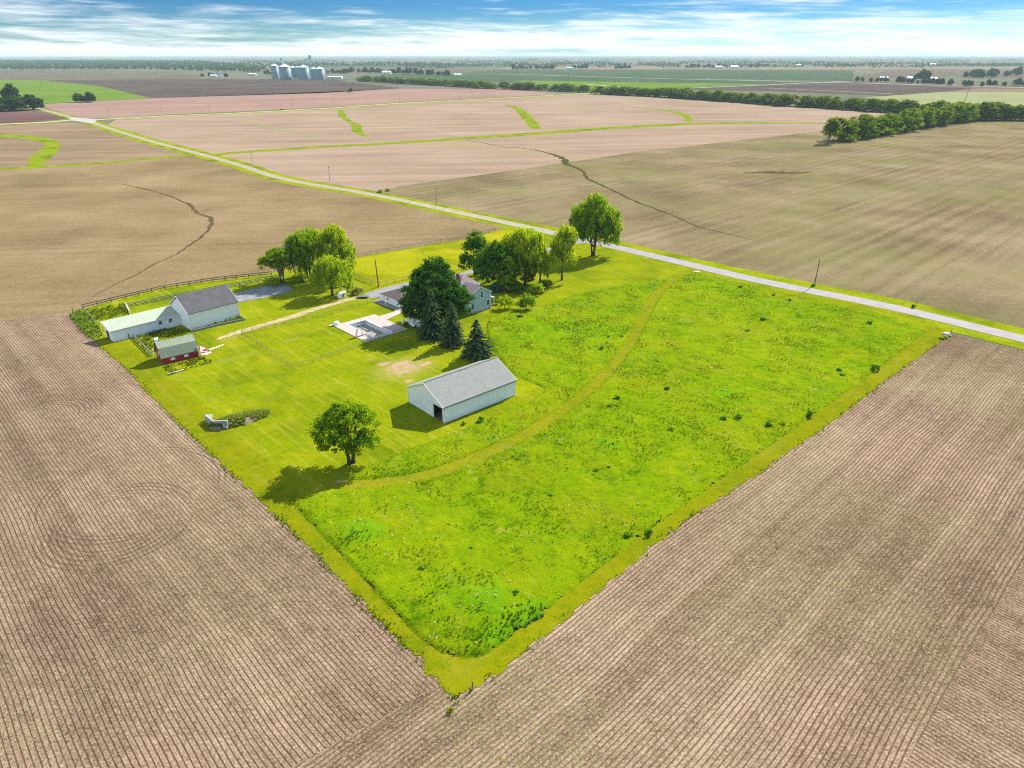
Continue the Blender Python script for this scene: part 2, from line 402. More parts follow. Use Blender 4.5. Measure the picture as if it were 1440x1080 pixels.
M_ROAD = None
def road_mat():
    m, n = mat('road_chipseal'); p = n.obj(); x, y, z = n.sep(p)[:3]
    along = n.math('ADD', n.math('MULTIPLY', x, -0.70), n.math('MULTIPLY', y, 0.71))
    a = n.noise(p, 0.25, 4, 0.6); b = n.noise(p, 3.0, 3, 0.7)
    newer = n.mix(n.step(a, 0.3, 0.7), (0.215, 0.190, 0.196), (0.27, 0.24, 0.238))
    older = n.mix(n.step(a, 0.3, 0.7), (0.235, 0.190, 0.115), (0.32, 0.265, 0.175))
    col = n.mix(n.step(n.math('ADD', along, n.math('MULTIPLY', a, 30)), 190, 290), newer, older)
    col = n.mix(n.math('MULTIPLY', n.step(b, 0.55, 0.75), 0.25), col, (0.15, 0.14, 0.13))
    # two darker wheel paths along each lane
    s = n.math('ADD', n.math('MULTIPLY', x, 0.71), n.math('MULTIPLY', y, 0.70))
    wp = n.math('SINE', n.math('MULTIPLY', s, 2 * PI_ / 1.7))
    col = n.mix(n.math('MULTIPLY', n.step(wp, 0.2, 1.0), 0.10), col, (0.2, 0.19, 0.19))
    n.surf(col, 0.85, n.bump(b, 0.01), 0.2); return m
M_ROAD = road_mat()
M_GRAVEL = plain('gravel', (0.42, 0.37, 0.27), 0.95, 0.22, 0.4, spec=0.0)
M_TRACK = plain('bare_track', (0.34, 0.27, 0.145), 0.95, 0.28, 0.5, spec=0.0)
M_DRIVE = plain('driveway_asphalt', (0.235, 0.215, 0.225), 0.9, 0.14, 0.3, spec=0.0)
M_PAD = plain('weathered_slab', (0.20, 0.205, 0.215), 0.9, 0.45, 0.35, spec=0.0)
M_DECK = plain('deck_concrete', (0.40, 0.335, 0.295), 0.85, 0.10, 0.5, spec=0.0)
M_GULLY = plain('washed_soil', (0.085, 0.056, 0.030), 1.0, 0.3, 0.4, spec=0.0)
M_GULLYG = plain('gully_weeds', (0.058, 0.058, 0.022), 1.0, 0.35, 0.2, spec=0.0)

# ------------------------------------------------------------------ ground sheets
GR = 32000.0
m_base = field_mat('far_plain', (0.075, 0.085, 0.055), (0.15, 0.135, 0.095), (0.065, 0.095, 0.045), R(2), 0.0004, 0.004, 0.0009)
HOLE = [FF(u, v).to_2d() for u, v in ((17.0, 55.1), (23.4, 55.1), (23.4, 69.8), (17.0, 69.8))]
def ground():
    """the whole plain as one sheet, open only over the pool basin"""
    c = sum((h for h in HOLE), Vector((0, 0))) / 4; n = 64; v = []
    def on_rect(a):
        d = Vector((math.cos(a), math.sin(a))); best = None
        for i in range(4):
            p, e = HOLE[i], HOLE[(i + 1) % 4] - HOLE[i]; den = d.x * e.y - d.y * e.x
            if abs(den) < 1e-9: continue
            w_ = p - c; t = (w_.x * e.y - w_.y * e.x) / den; s_ = (w_.x * d.y - w_.y * d.x) / den
            if t > 0 and -1e-6 <= s_ <= 1 + 1e-6: best = t if best is None else min(best, t)
        return c + d * best
    angs = [2 * PI_ * k / n for k in range(n)]
    v = [(*on_rect(a), -0.06) for a in angs]
    for r_ in (30, 300, 2500, 10000, GR): v += [(c.x + r_ * math.cos(a), c.y + r_ * math.sin(a), -0.06) for a in angs]
    f = [[r_ * n + k, (r_ + 1) * n + k, (r_ + 1) * n + (k + 1) % n, r_ * n + (k + 1) % n] for r_ in range(5) for k in range(n)]
    o = link('ground', np_mesh('ground', v, np.array(f)), m_base); o['kind'] = 'structure'
ground()

LEFT = [(141, 487), (187, 527), (220, 565), (265, 609), (320, 660), (370, 708), (420, 755), (475, 812), (530, 868), (588, 925), (638, 984)]
RIGHT = [(638, 984), (699, 947), (840, 833), (961, 734), (1044, 680), (1147, 610), (1230, 547), (1337, 470)]
ROADPX = [(1640, 522), (1440, 477), (1255, 432.5), (1080, 397.5), (982, 375), (856, 345.5), (725, 316), (654, 301), (525, 274), (400, 252), (333, 231), (267, 213), (217, 200), (167, 185), (127, 172), (100, 165), (78, 159), (51, 152), (-20, 134)]
road_pts = PL(ROADPX)

def inset(pix, d):
    q = PL(pix); out = []
    for i, p in enumerate(q):
        t = (q[min(i + 1, len(q) - 1)] - q[max(i - 1, 0)]).normalized(); out.append(p + Vector((-t.y, t.x)) * d)
    return out
# soil of the two near fields, running a little under the turf
TIP = (FO + E1 * -18 + E2 * -60)
sheet('field', PL([(-700, 452), (0, 452), (105, 437), (118, 434), (150, 470)]) + inset(LEFT, 3.0) + PL([(400, 1085), (330, 1300), (-700, 1300)]), 0.0, M_F1)
sheet('field', inset(RIGHT, 3.0) + PL([(1380, 480), (1640, 540), (1700, 700), (1440, 790), (1270, 1080), (1180, 1300), (330, 1300), (400, 1085)]), 0.012, M_F3)
sheet('field', PL([(1700, 700), (1440, 790), (1270, 1080), (1180, 1300), (1900, 1300)]), 0.0, M_F4)
# fields behind
sheet('field', PL([(-700, 452), (0, 452), (105, 437), (118, 434), (232, 404), (365, 387), (500, 364), (655, 338), (700, 327), (740, 322), (655, 303), (525, 279), (400, 257), (333, 236), (265, 219), (200, 223), (60, 235), (-200, 240), (-700, 250)]), 0.0, M_F2)
sheet('field', PL([(725, 313), (654, 298), (540, 271), (560, 262), (720, 240), (900, 213), (1150, 185), (1380, 168), (1700, 160), (1900, 500), (1640, 508), (1440, 467), (1255, 424), (1080, 391), (982, 369), (856, 341)]), 0.0, M_F5)
sheet('field', PL([(540, 271), (400, 248), (300, 219), (360, 213), (540, 202), (720, 190), (845, 181), (970, 174.5), (1080, 173), (1162, 173), (1240, 176), (1150, 185), (900, 213), (720, 240), (560, 262)]), 0.015, M_PALE)
sheet('field', PL([(300, 219), (217, 197), (150, 176), (163, 168), (233, 163), (333, 159), (472, 152), (560, 146), (720, 138), (832, 131.5), (1080, 148), (1290, 162), (1300, 172), (1162, 173), (1080, 173), (970, 174.5), (845, 181), (720, 190), (540, 202), (360, 213)]), 0.0, M_PALE)
sheet('field', PL([(265, 217), (200, 223), (60, 235), (-300, 243), (-300, 186), (0, 177), (95, 172), (130, 176), (170, 188), (217, 203)]), 0.0, M_BROWN)
sheet('field', PL([(-300, 166), (0, 158), (50, 155.5), (95, 166), (60, 171), (0, 174.5), (-300, 183)]), 0.0, M_MAROON)
sheet('field', PL([(-300, 112), (0, 112), (63, 113), (140, 121), (213, 138), (55, 146), (45, 153), (-300, 160)]), 0.02, M_FGREEN)
sheet('field', PL([(63, 113), (140, 121), (213, 138), (450, 131), (567, 124), (502, 117), (470, 111.5), (380, 112), (275, 111)]), 0.0, M_DARK)
sheet('field', PL([(-300, 113), (0, 112), (63, 113), (275, 111), (290, 107), (250, 101), (100, 98), (-300, 98)]), 0.0, M_GREY)
sheet('field', PL([(52, 147), (213, 138.5), (567, 124.5), (720, 126), (790, 132), (720, 136), (560, 144), (472, 150), (333, 157), (233, 161), (163, 166), (110, 166)]), 0.0, M_PINK)
# farther fields, seen edge-on
sheet('field', PL([(500, 110), (560, 103.5), (720, 104.5), (945, 110), (1080, 114), (1200, 114.5), (1080, 119.5), (935, 125), (832, 121), (720, 116), (600, 112)]), 0.05, M_FDGREEN)
sheet('field', PL([(720, 113), (1080, 118.5), (900, 126), (834, 128)]), 0.08, M_FGREEN)
sheet('field', PL([(935, 126), (1080, 120), (1200, 115.5), (1375, 125), (1300, 137), (1080, 128)]), 0.05, M_DARK)
sheet('field', PL([(1215, 137), (1330, 129), (1560, 131), (1560, 158), (1300, 152)]), 0.06, M_FLIGHT)
sheet('field', PL([(1330, 128.5), (1380, 124.5), (1560, 127), (1560, 131)]), 0.07, M_BROWN)
sheet('field', PL([(1100, 118), (1200, 113), (1330, 118), (1560, 120), (1560, 126), (1375, 125)]), 0.04, M_GREY)
sheet('field', PL([(640, 103.5), (720, 104), (945, 110), (1200, 114), (1200, 99), (930, 98), (700, 98)]), 0.04, M_FDGREEN)
sheet('field', PL([(1195, 112), (1330, 108), (1560, 112), (1560, 98), (1250, 98)]), 0.05, M_GREY)
sheet('field', PL([(380, 103), (640, 103), (700, 98), (560, 95), (380, 97)]), 0.04, M_GREY)
sheet('field', PL([(700, 97.5), (1560, 97.5), (1560, 94), (720, 94)]), 0.05, M_BROWN)
sheet('field', PL([(380, 94.5), (690, 94.5), (660, 91), (400, 92)]), 0.05, M_FDGREEN)

# verges and grassed strips
ribbon('verge', road_pts, [20] * 5 + [19, 17, 16, 16, 17, 18, 19, 20, 20, 18, 16, 14, 14, 14], 0.03, M_VERGE, 0.06, 8, 1)
ribbon('road', road_pts, 6.6, 0.10, M_ROAD, 0.0, 6)
cross_l = PL([(110, 168), (67, 171.7), (0, 175), (-200, 184)]); cross_r = PL([(125, 168.5), (163, 167), (233, 163), (333, 159), (472, 151.5), (560, 145.5), (720, 137.3), (832, 131), (905, 127)])
ribbon('verge', cross_l, 26, 0.025, M_VERGE, 0.05, 6, 2); ribbon('verge', cross_r, [24, 24, 22, 24, 26, 28, 28, 28, 20], 0.025, M_VERGE, 0.1, 6, 3)
ribbon('crossing_road', cross_l, 8, 0.09, M_GRAVEL); ribbon('crossing_road', cross_r, [8, 8, 7, 6.5, 6.5, 7, 7, 6, 5], 0.09, M_GRAVEL, .1)
sheet('junction', PL([(96, 166.5), (103, 165.3), (133, 167.3), (136, 170), (131, 174), (112, 170.8), (104, 170.2)]), 0.12, plain('junction_chips', (0.33, 0.29, 0.24), .9, .1, .2))
ribbon('grass_strip', PL([(275, 217.5), (300, 217.5), (360, 212.5), (480, 205), (540, 202), (720, 190), (845, 181), (970, 174.3), (1080, 173), (1165, 173)]), [12, 13, 14, 15, 17, 21, 22, 21, 18, 12], 0.04, M_FARSTRIP, 0.12, 8, 4)
ribbon('grass_strip', PL([(-200, 243), (0, 237.5), (60, 234.5), (150, 228.5), (250, 219.5), (270, 217.5)]), 11, 0.04, M_FARSTRIP, 0.15, 8, 5)
sheet('waterway', smooth_line(PL([(-100, 190), (0, 188), (60, 193), (78, 197), (84, 203), (83, 209), (77, 217), (66, 226), (57, 235.5)]), 5) + smooth_line(PL([(39, 235.5), (39, 230), (42, 222), (53, 213), (62, 206), (61, 201.5), (40, 196.5), (0, 193), (-100, 195)]), 5), 0.05, M_FARSTRIP)
ribbon('waterway', PL([(478, 154), (482, 164), (490, 170), (501, 176), (502, 184), (515, 192)]), [8, 10, 8, 11, 11, 4], 0.05, M_FARSTRIP, 0.15, 8, 6)
ribbon('waterway', PL([(714, 148), (724, 151), (732, 156), (742, 166), (750, 176), (754, 181)]), [9, 11, 13, 14, 14, 10], 0.05, M_FARSTRIP, 0.1, 8, 7)
ribbon('waterway', PL([(860, 149), (895, 151), (930, 154.5), (955, 159), (967, 165), (969, 171)]), [3, 6, 11, 14, 10, 7], 0.05, M_FARSTRIP, 0.1, 8, 8)
ribbon('waterway', PL([(317, 163), (350, 169), (383, 180), (420, 186), (455, 192)]), [6, 7, 5, 6, 3], 0.045, M_FLIGHT, 0.3, 8, 9)
# washed-out gullies
g1 = [(172, 259), (186, 262), (200, 265), (221, 270), (243, 278), (267, 288), (275, 297), (283, 302), (295, 306), (296, 318), (283, 333), (262, 348), (247, 358), (220, 370), (192, 386), (162, 400), (130, 417)]
ribbon('gully', PL(g1), [.9, 1.2, 1.4, 1.5, 1.5, 1.8, 1.8, 1.8, 1.9, 1.6, 1.3, 1.1, .9, .7, .6, .6, .3], 0.03, M_GULLY, 0.6, 7, 11)
g2 = [(655, 197), (685, 202), (710, 207), (727, 207.5), (757, 212), (780, 218), (792, 223), (797, 231), (817, 239), (825, 250), (845, 260), (870, 272), (895, 284), (917, 292), (955, 307), (982, 319), (1020, 328), (1060, 338)]
ribbon('gully', PL(g2), [1.2, 1.6, 1.3, 2, 2.6, 3.6, 5, 4, 3, 2.6, 2, 2, 1.8, 1.4, 1.1, .9, .6, .3], 0.045, M_GULLYG, 0.6, 7, 12)
ribbon('damp_patch', PL([(1045, 243), (1080, 242.5), (1110, 243), (1142, 242)]), [2, 10, 12, 2], 0.03, M_GULLY, 0.5, 7, 13)

# ------------------------------------------------------------------ the lawn: fine grid so its edges are ragged like turf
BACK = [(105, 441), (118, 434), (232, 404), (365, 387), (500, 362), (655, 336), (700, 324), (725, 318), (856, 347), (982, 377), (1080, 400), (1255, 436), (1337, 467)]
lot_px = LEFT + RIGHT[1:] + BACK[::-1] + [(108, 452), (122, 470)]
lot = PL(lot_px)
WEAR = [(568, 518, 12, 9, .80), (562, 512, 6, 2.6, 1.0), (540, 512, 4, 2, .9), (598, 512, 3.6, 1.6, 1.0), (575, 536, 3.0, 1.8, .8), (520, 506, 3, 1.5, .6),
        (479, 676, 2.4, .9, .95), (500, 683, 2, .7, .6), (325, 475, 6, 3, .55), (345, 500, 5, 3, .45), (318, 507, 5, 2.2, .5), (410, 478, 5, 2.2, .5), (408, 497, 5, 1.6, .4),
        (450, 462, 5, 3, .35), (360, 445, 6, 2, .35), (135, 470, 2.5, 2.5, .9), (560, 375, 8, 3, .45), (520, 372, 8, 2, .4), (250, 530, 5, 4, .3), (380, 560, 7, 3, .32), (470, 540, 8, 3, .3), (300, 560, 5, 3, .3),
        (745, 440, 6, 1.2, .4), (900, 385, 8, 1.5, .35), (465, 800, 3, 9, .25)]
PATHPX = [(978, 379), (950, 391), (925, 412), (908, 440), (890, 475), (862, 513), (820, 555), (755, 602), (685, 637), (610, 666), (530, 680), (470, 682)]
path_pts = smooth_line(PL(PATHPX), 6)
def grid_faces(poly, step, z, jag=0.5, extra=None):
    xs = [p[0] for p in poly]; ys = [p[1] for p in poly]
    gx_ = np.arange(min(xs) - 1, max(xs) + 1, step); gy_ = np.arange(min(ys) - 1, max(ys) + 1, step)
    X, Y = np.meshgrid(gx_, gy_, indexing='ij')
    cx, cy = X[:-1, :-1] + step / 2, Y[:-1, :-1] + step / 2
    jx = (fbm(cx * .7, cy * .7, 5) - .5) * 4 * jag; jy = (fbm(cx * .7 + 50, cy * .7 + 9, 5) - .5) * 4 * jag
    ins = inside(cx + jx, cy + jy, [(p[0], p[1]) for p in poly])
    idx = np.arange(X.size).reshape(X.shape)
    f = np.stack([idx[:-1, :-1], idx[1:, :-1], idx[1:, 1:], idx[:-1, 1:]], -1)[ins]
    used = np.unique(f); rm = np.full(X.size, -1); rm[used] = np.arange(len(used))
    return X.ravel()[used], Y.ravel()[used], rm[f]
gxv, gyv, gf = grid_faces(lot, 0.33, 0, 0.42)
gf = gf[~inside(gxv[gf].mean(1), gyv[gf].mean(1), [(h.x, h.y) for h in (FF(16.7, 54.8), FF(23.7, 54.8), FF(23.7, 70.1), FF(16.7, 70.1))])]
wear = np.zeros(len(gxv))
for (x, y, ru, rv, s) in WEAR:
    c = P(x, y); dx, dy = gxv - c.x, gyv - c.y
    uu = dx * E1.x + dy * E1.y; vv = dx * E2.x + dy * E2.y
    wear = np.maximum(wear, s * np.clip(1.25 - np.hypot(uu / ru, vv / rv), 0, 1))
pd = np.min([np.hypot(gxv - p.x, gyv - p.y) for p in path_pts], axis=0)
wear = np.maximum(wear, 0.34 * np.clip(1.3 - np.abs(pd - .75) / .6, 0, 1))
for seg in (LEFT, RIGHT):
    sp = smooth_line(PL(seg), 10)
    ed = np.min([np.hypot(gxv - p.x, gyv - p.y) for p in sp], axis=0)
    wear = np.maximum(wear, (.34 * np.clip(1.2 - np.abs(ed - 3.2) / 1.3, 0, 1) + .25 * np.clip(1.2 - np.abs(ed - 1.0) / .9, 0, 1)) * np.clip(2.4 * fbm(gxv * .08, gyv * .08, 3) - .5, 0, 1))
rim = np.zeros(len(gxv))
for seg in (LEFT, RIGHT):
    ed = np.min([np.hypot(gxv - p.x, gyv - p.y) for p in smooth_line(PL(seg), 10)], axis=0)
    rim = np.maximum(rim, np.clip((9 - ed) / 4, 0, 1))
rim = np.maximum(rim, np.clip(1.6 - pd / 2.2, 0, 1) * .9)
link('lawn', np_mesh('lawn', np.stack([gxv, gyv, 0.05 + 0.03 * fbm(gxv * .6, gyv * .6, 2)], 1), gf, {'wear': wear, 'rim': rim}, True), M_LAWN)['kind'] = 'structure'
sheet('paddock', PL([(497, 366), (500, 364), (655, 338), (697, 326), (735, 322), (660, 376), (578, 391), (533, 402.5), (500, 393)]), 0.11, M_PADDOCK)

# tall uncut meadow
M_OUT = [(972, 383), (940, 391), (860, 403), (800, 418), (745, 437), (692, 446), (684, 465), (690, 487), (705, 508), (723, 528), (760, 544), (764, 550), (748, 563), (667, 597), (573, 632), (540, 648), (500, 661), (478, 671), (462, 690), (418, 706), (414, 711), (432, 733), (482, 785), (540, 847), (590, 898), (622, 919), (645, 925), (668, 925), (695, 914), (800, 834), (950, 721), (1100, 616), (1220, 530), (1296, 472), (1297, 464), (1262, 450), (1150, 423), (1060, 403), (988, 386)]
LUSH = [(512, 750, 4.0, 1.0), (684, 843, 5.0, .8), (725, 882, 4.0, 1.0), (752, 868, 3.5, 1.0), (700, 895, 3, .9), (850, 625, 2.5, .9), (858, 627, 3.0, .9), (1015, 555, 4, .7), (820, 470, 16, .55), (740, 470, 14, .5), (1000, 405, 14, .45), (1040, 415, 12, .5), (880, 590, 2, .6), (640, 830, 6, .5), (430, 690, 4, 1.0)]
tv, tf, tt = [], [], []
PATHD = smooth_line(PL(PATHPX), 30)
def meadow(poly_px, seed):
    poly = [(p.x, p.y) for p in smooth_line(PL(poly_px + poly_px[:1]), 3)]
    X, Y, f = grid_faces(poly, 0.42, 0, 0.45)
    d = edge_dist(X, Y, poly) * np.where(inside(X, Y, poly), 1, 0.02)
    dp = np.min([np.hypot(X - p.x, Y - p.y) for p in PATHD], axis=0) - 1.55 - .5 * (fbm(X * .3, Y * .3, 3) - .5)
    f = f[(dp[f] > -.2).all(1)]; d = np.minimum(d, np.maximum(dp, 0))
    n1 = fbm(X * .35 + seed, Y * .35, 4); n2 = fbm(X * 1.3, Y * 1.3 + seed, 3); nb = fbm(X * .06, Y * .06, 3)
    k = np.clip(d / 0.8, 0, 1); k = k * k * (3 - 2 * k)
    lush = np.zeros(len(X))
    for (x, y, r, s) in LUSH:
        c = P(x, y); lush = np.maximum(lush, s * np.clip(1.4 - np.hypot(X - c.x, Y - c.y) / r, 0, 1))
    h = 0.06 + k * (0.20 + 0.34 * n1 + 0.26 * (n2 - .5) + 0.25 * lush)
    link('meadow', np_mesh('meadow', np.stack([X, Y, h], 1), f, {'tint': np.clip(n1 * .6 + n2 * .4 + (nb - .5) * .6, 0, 1), 'lush': lush * (0.5 + n2)}, True), M_MEADOW)['kind'] = 'structure'
    return X, Y, h, lush, d, nb
def tufts(bx, by, bz, hgt, spread, tint, rng, blades=4, wid=0.12):
    """splayed grass blades at every point"""
    n = len(bx); V = []; T = []
    for k in range(blades):
        a = rng.uniform(0, 2 * np.pi, n); b = a + np.pi / 2
        r = spread * rng.uniform(.3, 1.0, n); hh = hgt * rng.uniform(.6, 1.15, n); wd = wid * rng.uniform(.6, 1.3, n) * (hgt / .5) ** .5
        base = np.stack([bx + np.cos(a) * r * .25, by + np.sin(a) * r * .25, bz], 1)
        tip = np.stack([bx + np.cos(a) * r, by + np.sin(a) * r, bz + hh], 1)
        sd = np.stack([np.cos(b) * wd, np.sin(b) * wd, np.zeros(n)], 1)
        V.append(np.stack([base - sd, base + sd, tip], 1)); T.append(np.repeat(np.clip(tint + rng.normal(0, .13, n), 0, .85)[:, None], 3, 1))
    return np.concatenate(V).reshape(-1, 3), np.concatenate(T).ravel()
rngt = np.random.default_rng(3)
TV, TT = [], []
for mp, sd in ((M_OUT, 40.0),):
    X, Y, h, lush, d, nb = meadow(mp, sd)
    cl = fbm(X * .22 + 5, Y * .22 + sd, 4)
    pr = np.clip((cl - .35) * 2.2, .08, 1) * np.where(d > .45, 1, np.where(d > .1, .3, 0))
    sel = rngt.random(len(X)) < pr * 0.60
    n = sel.sum(); jx = rngt.normal(0, .2, n); jy = rngt.normal(0, .2, n)
    hg = np.clip(.16 + .38 * (cl[sel] - .4) + rngt.normal(0, .08, n) + .25 * lush[sel], .10, .8)
    v, t = tufts(X[sel] + jx, Y[sel] + jy, h[sel] - .05, hg, .36 * np.ones(n), .32 + .5 * (nb[sel]) - .2 * lush[sel], rngt)
    TV.append(v); TT.append(t)
    # bleached stalks from last year
    cs = fbm(X * .11 + 90, Y * .11 + 3, 3)
    sel = rngt.random(len(X)) < np.clip((cs - .52) * .16, 0, .03) + .0012
    n = sel.sum(); v, t = tufts(X[sel], Y[sel], h[sel] - .02, .35 * np.ones(n), .5 * np.ones(n), np.full(n, .5), rngt, 3, .09)
    TV.append(v); TT.append(np.full(len(v), 1.0))
# weedy fringe along the two ploughed edges
fr = [p for seg in (LEFT, RIGHT) for p in smooth_line(PL(seg), 26)]
fx = np.repeat(np.array([p.x for p in fr]), 5); fy = np.repeat(np.array([p.y for p in fr]), 5)
keep = fbm(fx * .16, fy * .16, 3) + rngt.normal(0, .08, len(fx)) > .47
fx, fy = fx[keep], fy[keep]; n = len(fx)
v, t = tufts(fx + rngt.normal(0, .45, n), fy + rngt.normal(0, .45, n), np.full(n, .03), np.abs(rngt.normal(.18, .08, n)) + .05, np.full(n, .28), np.full(n, .30), rngt)
TV.append(v); TT.append(t)
TV = np.concatenate(TV); TT = np.concatenate(TT)
o = link('tall_grass', np_mesh('tall_grass', TV, np.arange(len(TV)).reshape(-1, 3), {'tint': TT}), M_TUFT)
tag(o, 'tall bright green uncut grass with bleached stalks covering the meadow', 'grass', kind='stuff')

# drives, slabs, tracks inside the lot
ribbon('driveway', PL([(545, 421), (575, 404), (610, 396), (655, 385), (735, 362), (795, 345), (830, 338.5)]), [6, 5, 3.6, 3.6, 3.6, 3.6, 5], 0.14, M_DRIVE, 0.04, 6, 20)
sheet('driveway', PL([(512, 414), (528, 408.5), (548, 403), (579, 396), (584, 400), (566, 410), (541, 418), (520, 420)]), 0.145, M_DRIVE)
ribbon('dirt_track', PL([(514, 416), (497, 420), (470, 427), (440, 436), (400, 449), (355, 462), (325, 471), (305, 478)]), [3.2, 3, 3, 3, 3.2, 2.8, 2.6, 1.2], 0.12, M_TRACK, 0.16, 8, 21)
sheet('slab', [p for p in smooth_line(PL([(328, 413), (345, 409), (392, 399.5), (412, 408), (398, 413), (372, 419), (340, 424.5), (329, 423), (328, 413)]), 3)], 0.12, M_PAD)
sheet('gravel_patch', smooth_line(PL([(974.5, 382), (980, 380.8), (985, 382), (981, 383.2), (974.5, 382)]), 4), 0.13, M_GRAVEL)
sheet('path', PL([(530, 446), (553, 439), (567, 432.5), (574, 436.5), (548, 448), (538, 453)]), 0.13, M_DECK)
sheet('apron', PL([(524, 425), (536, 420), (566, 434), (560, 438)]), 0.14, M_DRIVE)
# ------------------------------------------------------------------ materials: objects
M_WHITE = plain('white_boards', (0.86, 0.86, 0.85), 0.6, 0.06, 0.8, ribs=('x', 0.25, 0.02), streaks=0.16, dirt=(.5, .48, .42))
M_WHITEY = plain('white_boards_side', (0.86, 0.86, 0.85), 0.6, 0.06, 0.8, ribs=('y', 0.25, 0.02), streaks=0.16, dirt=(.5, .48, .42))
M_METALX = plain('white_ribbed_steel', (0.86, 0.87, 0.87), 0.45, 0.04, 0.6, ribs=('x', 0.42, 0.05), streaks=0.10, spec=.4)
M_METALY = plain('white_ribbed_steel_side', (0.86, 0.87, 0.87), 0.45, 0.04, 0.6, ribs=('y', 0.42, 0.05), streaks=0.10, spec=.4)
M_TRIM = plain('white_trim', (0.80, 0.80, 0.79), 0.5, 0.05)
M_ROOFG = plain('grey_shingles', (0.215, 0.215, 0.195), 0.9, 0.12, 0.8, ribs=('y', 0.24, 0.02), streaks=0.25)
M_ROOFD = plain('charcoal_shingles', (0.085, 0.083, 0.088), 0.9, 0.22, 0.5, ribs=('y', 0.24, 0.02), streaks=0.35, dirt=(.13, .125, .12))
M_ROOFP = plain('pale_green_roofing', (0.33, 0.37, 0.27), 0.7, 0.10, 0.5, ribs=('x', 0.9, 0.03), streaks=0.3, dirt=(.40, .41, .33))
M_ROOFC = plain('green_ribbed_roofing', (0.225, 0.262, 0.178), 0.6, 0.08, 0.5, ribs=('x', 0.4, 0.04), streaks=0.15)
M_ROOFB = plain('brown_shingles', (0.115, 0.085, 0.085), 0.9, 0.16, 0.8, ribs=('y', 0.3, 0.02), streaks=0.2)
M_ROOFH = plain('mauve_shingles', (0.215, 0.165, 0.17), 0.9, 0.14, 0.8, ribs=('z', 0.2, 0.02), streaks=0.2)
M_RED = plain('barn_red_boards', (0.34, 0.014, 0.02), 0.7, 0.14, 0.8, ribs=('x', 0.3, 0.02), streaks=0.2)
M_TEAL = plain('blue_grey_siding', (0.43, 0.535, 0.55), 0.6, 0.05, 0.6, ribs=('z', 0.2, 0.025))
M_GLASS = plain('dark_glass', (0.02, 0.028, 0.035), 0.12, 0.1, spec=0.6)
M_DARKIN = plain('dark_boards', (0.03, 0.028, 0.026), 0.9, 0.2)
M_FLOOR = plain('earth_floor', (0.12, 0.10, 0.08), 0.95, 0.2)
M_WOOD = plain('grey_fence_wood', (0.21, 0.20, 0.175), 0.9, 0.2, 2)
M_WOODB = plain('brown_fence_wood', (0.10, 0.075, 0.062), 0.9, 0.2, 2)
M_POLE = plain('pole_wood', (0.13, 0.105, 0.085), 0.9, 0.2, 1)
M_STEEL = plain('galvanised_pipe', (0.15, 0.175, 0.165), 0.5, 0.12, 1, metal=0.3)
M_CONC = plain('old_concrete', (0.33, 0.33, 0.33), 0.95, 0.22, 0.9, streaks=0.5, dirt=(.12, .12, .12))
M_BRICK = plain('brick_red', (0.22, 0.09, 0.07), 0.9, 0.2, 3)
M_BARK = plain('bark', (0.085, 0.066, 0.05), 0.95, 0.3, 3)
M_BIN = plain('galvanised_corrugated', (0.185, 0.27, 0.28), 0.55, 0.06, 0.05, metal=0.15, ribs=('z', 2.2, 0.3), streaks=0.15)
M_BINR = plain('bin_roof_steel', (0.60, 0.63, 0.64), 0.5, 0.05, 0.1)
M_LEG = plain('elevator_steel', (0.32, 0.38, 0.38), 0.6, 0.1, 0.2)
M_SLIDE = plain('grey_blue_fibreglass', (0.17, 0.20, 0.23), 0.4, 0.08)
M_POOLW = plain('pool_liner', (0.50, 0.55, 0.57), 0.6, 0.10, 0.6)
M_POOLF = plain('silted_pool_floor', (0.26, 0.235, 0.19), 0.9, 0.35, 0.6)
M_RUBBER = plain('tyre_rubber', (0.025, 0.025, 0.025), 0.9)
M_PINKTOY = plain('pink_plastic', (0.6, 0.15, 0.2), 0.4)
M_STONE = plain('pale_stone', (0.45, 0.41, 0.36), 0.95, 0.2, 3)
M_SOILM = plain('mound_earth', (0.20, 0.15, 0.105), 0.95, 0.3, 0.8)
def wire_mat():
    m, n = mat('chain_link_wire'); p = n.obj(); x, y, z = n.sep(p)[:3]
    s = n.add('ShaderNodeBsdfPrincipled', {'Base Color': (0.10, 0.125, 0.105), 'Roughness': 0.6})
    t = n.add('ShaderNodeBsdfTransparent')
    a = n.math('PINGPONG', n.math('ADD', x, z), 0.05); b = n.math('PINGPONG', n.math('SUBTRACT', x, z), 0.05)
    k = n.math('MAXIMUM', n.step(a, 0.0468, 0.047), n.step(b, 0.0468, 0.047))
    mx = n.add('ShaderNodeMixShader', {0: k, 1: t.outputs[0], 2: s.outputs[0]}); n.out(mx.outputs[0]); return m
M_WIRE = wire_mat()

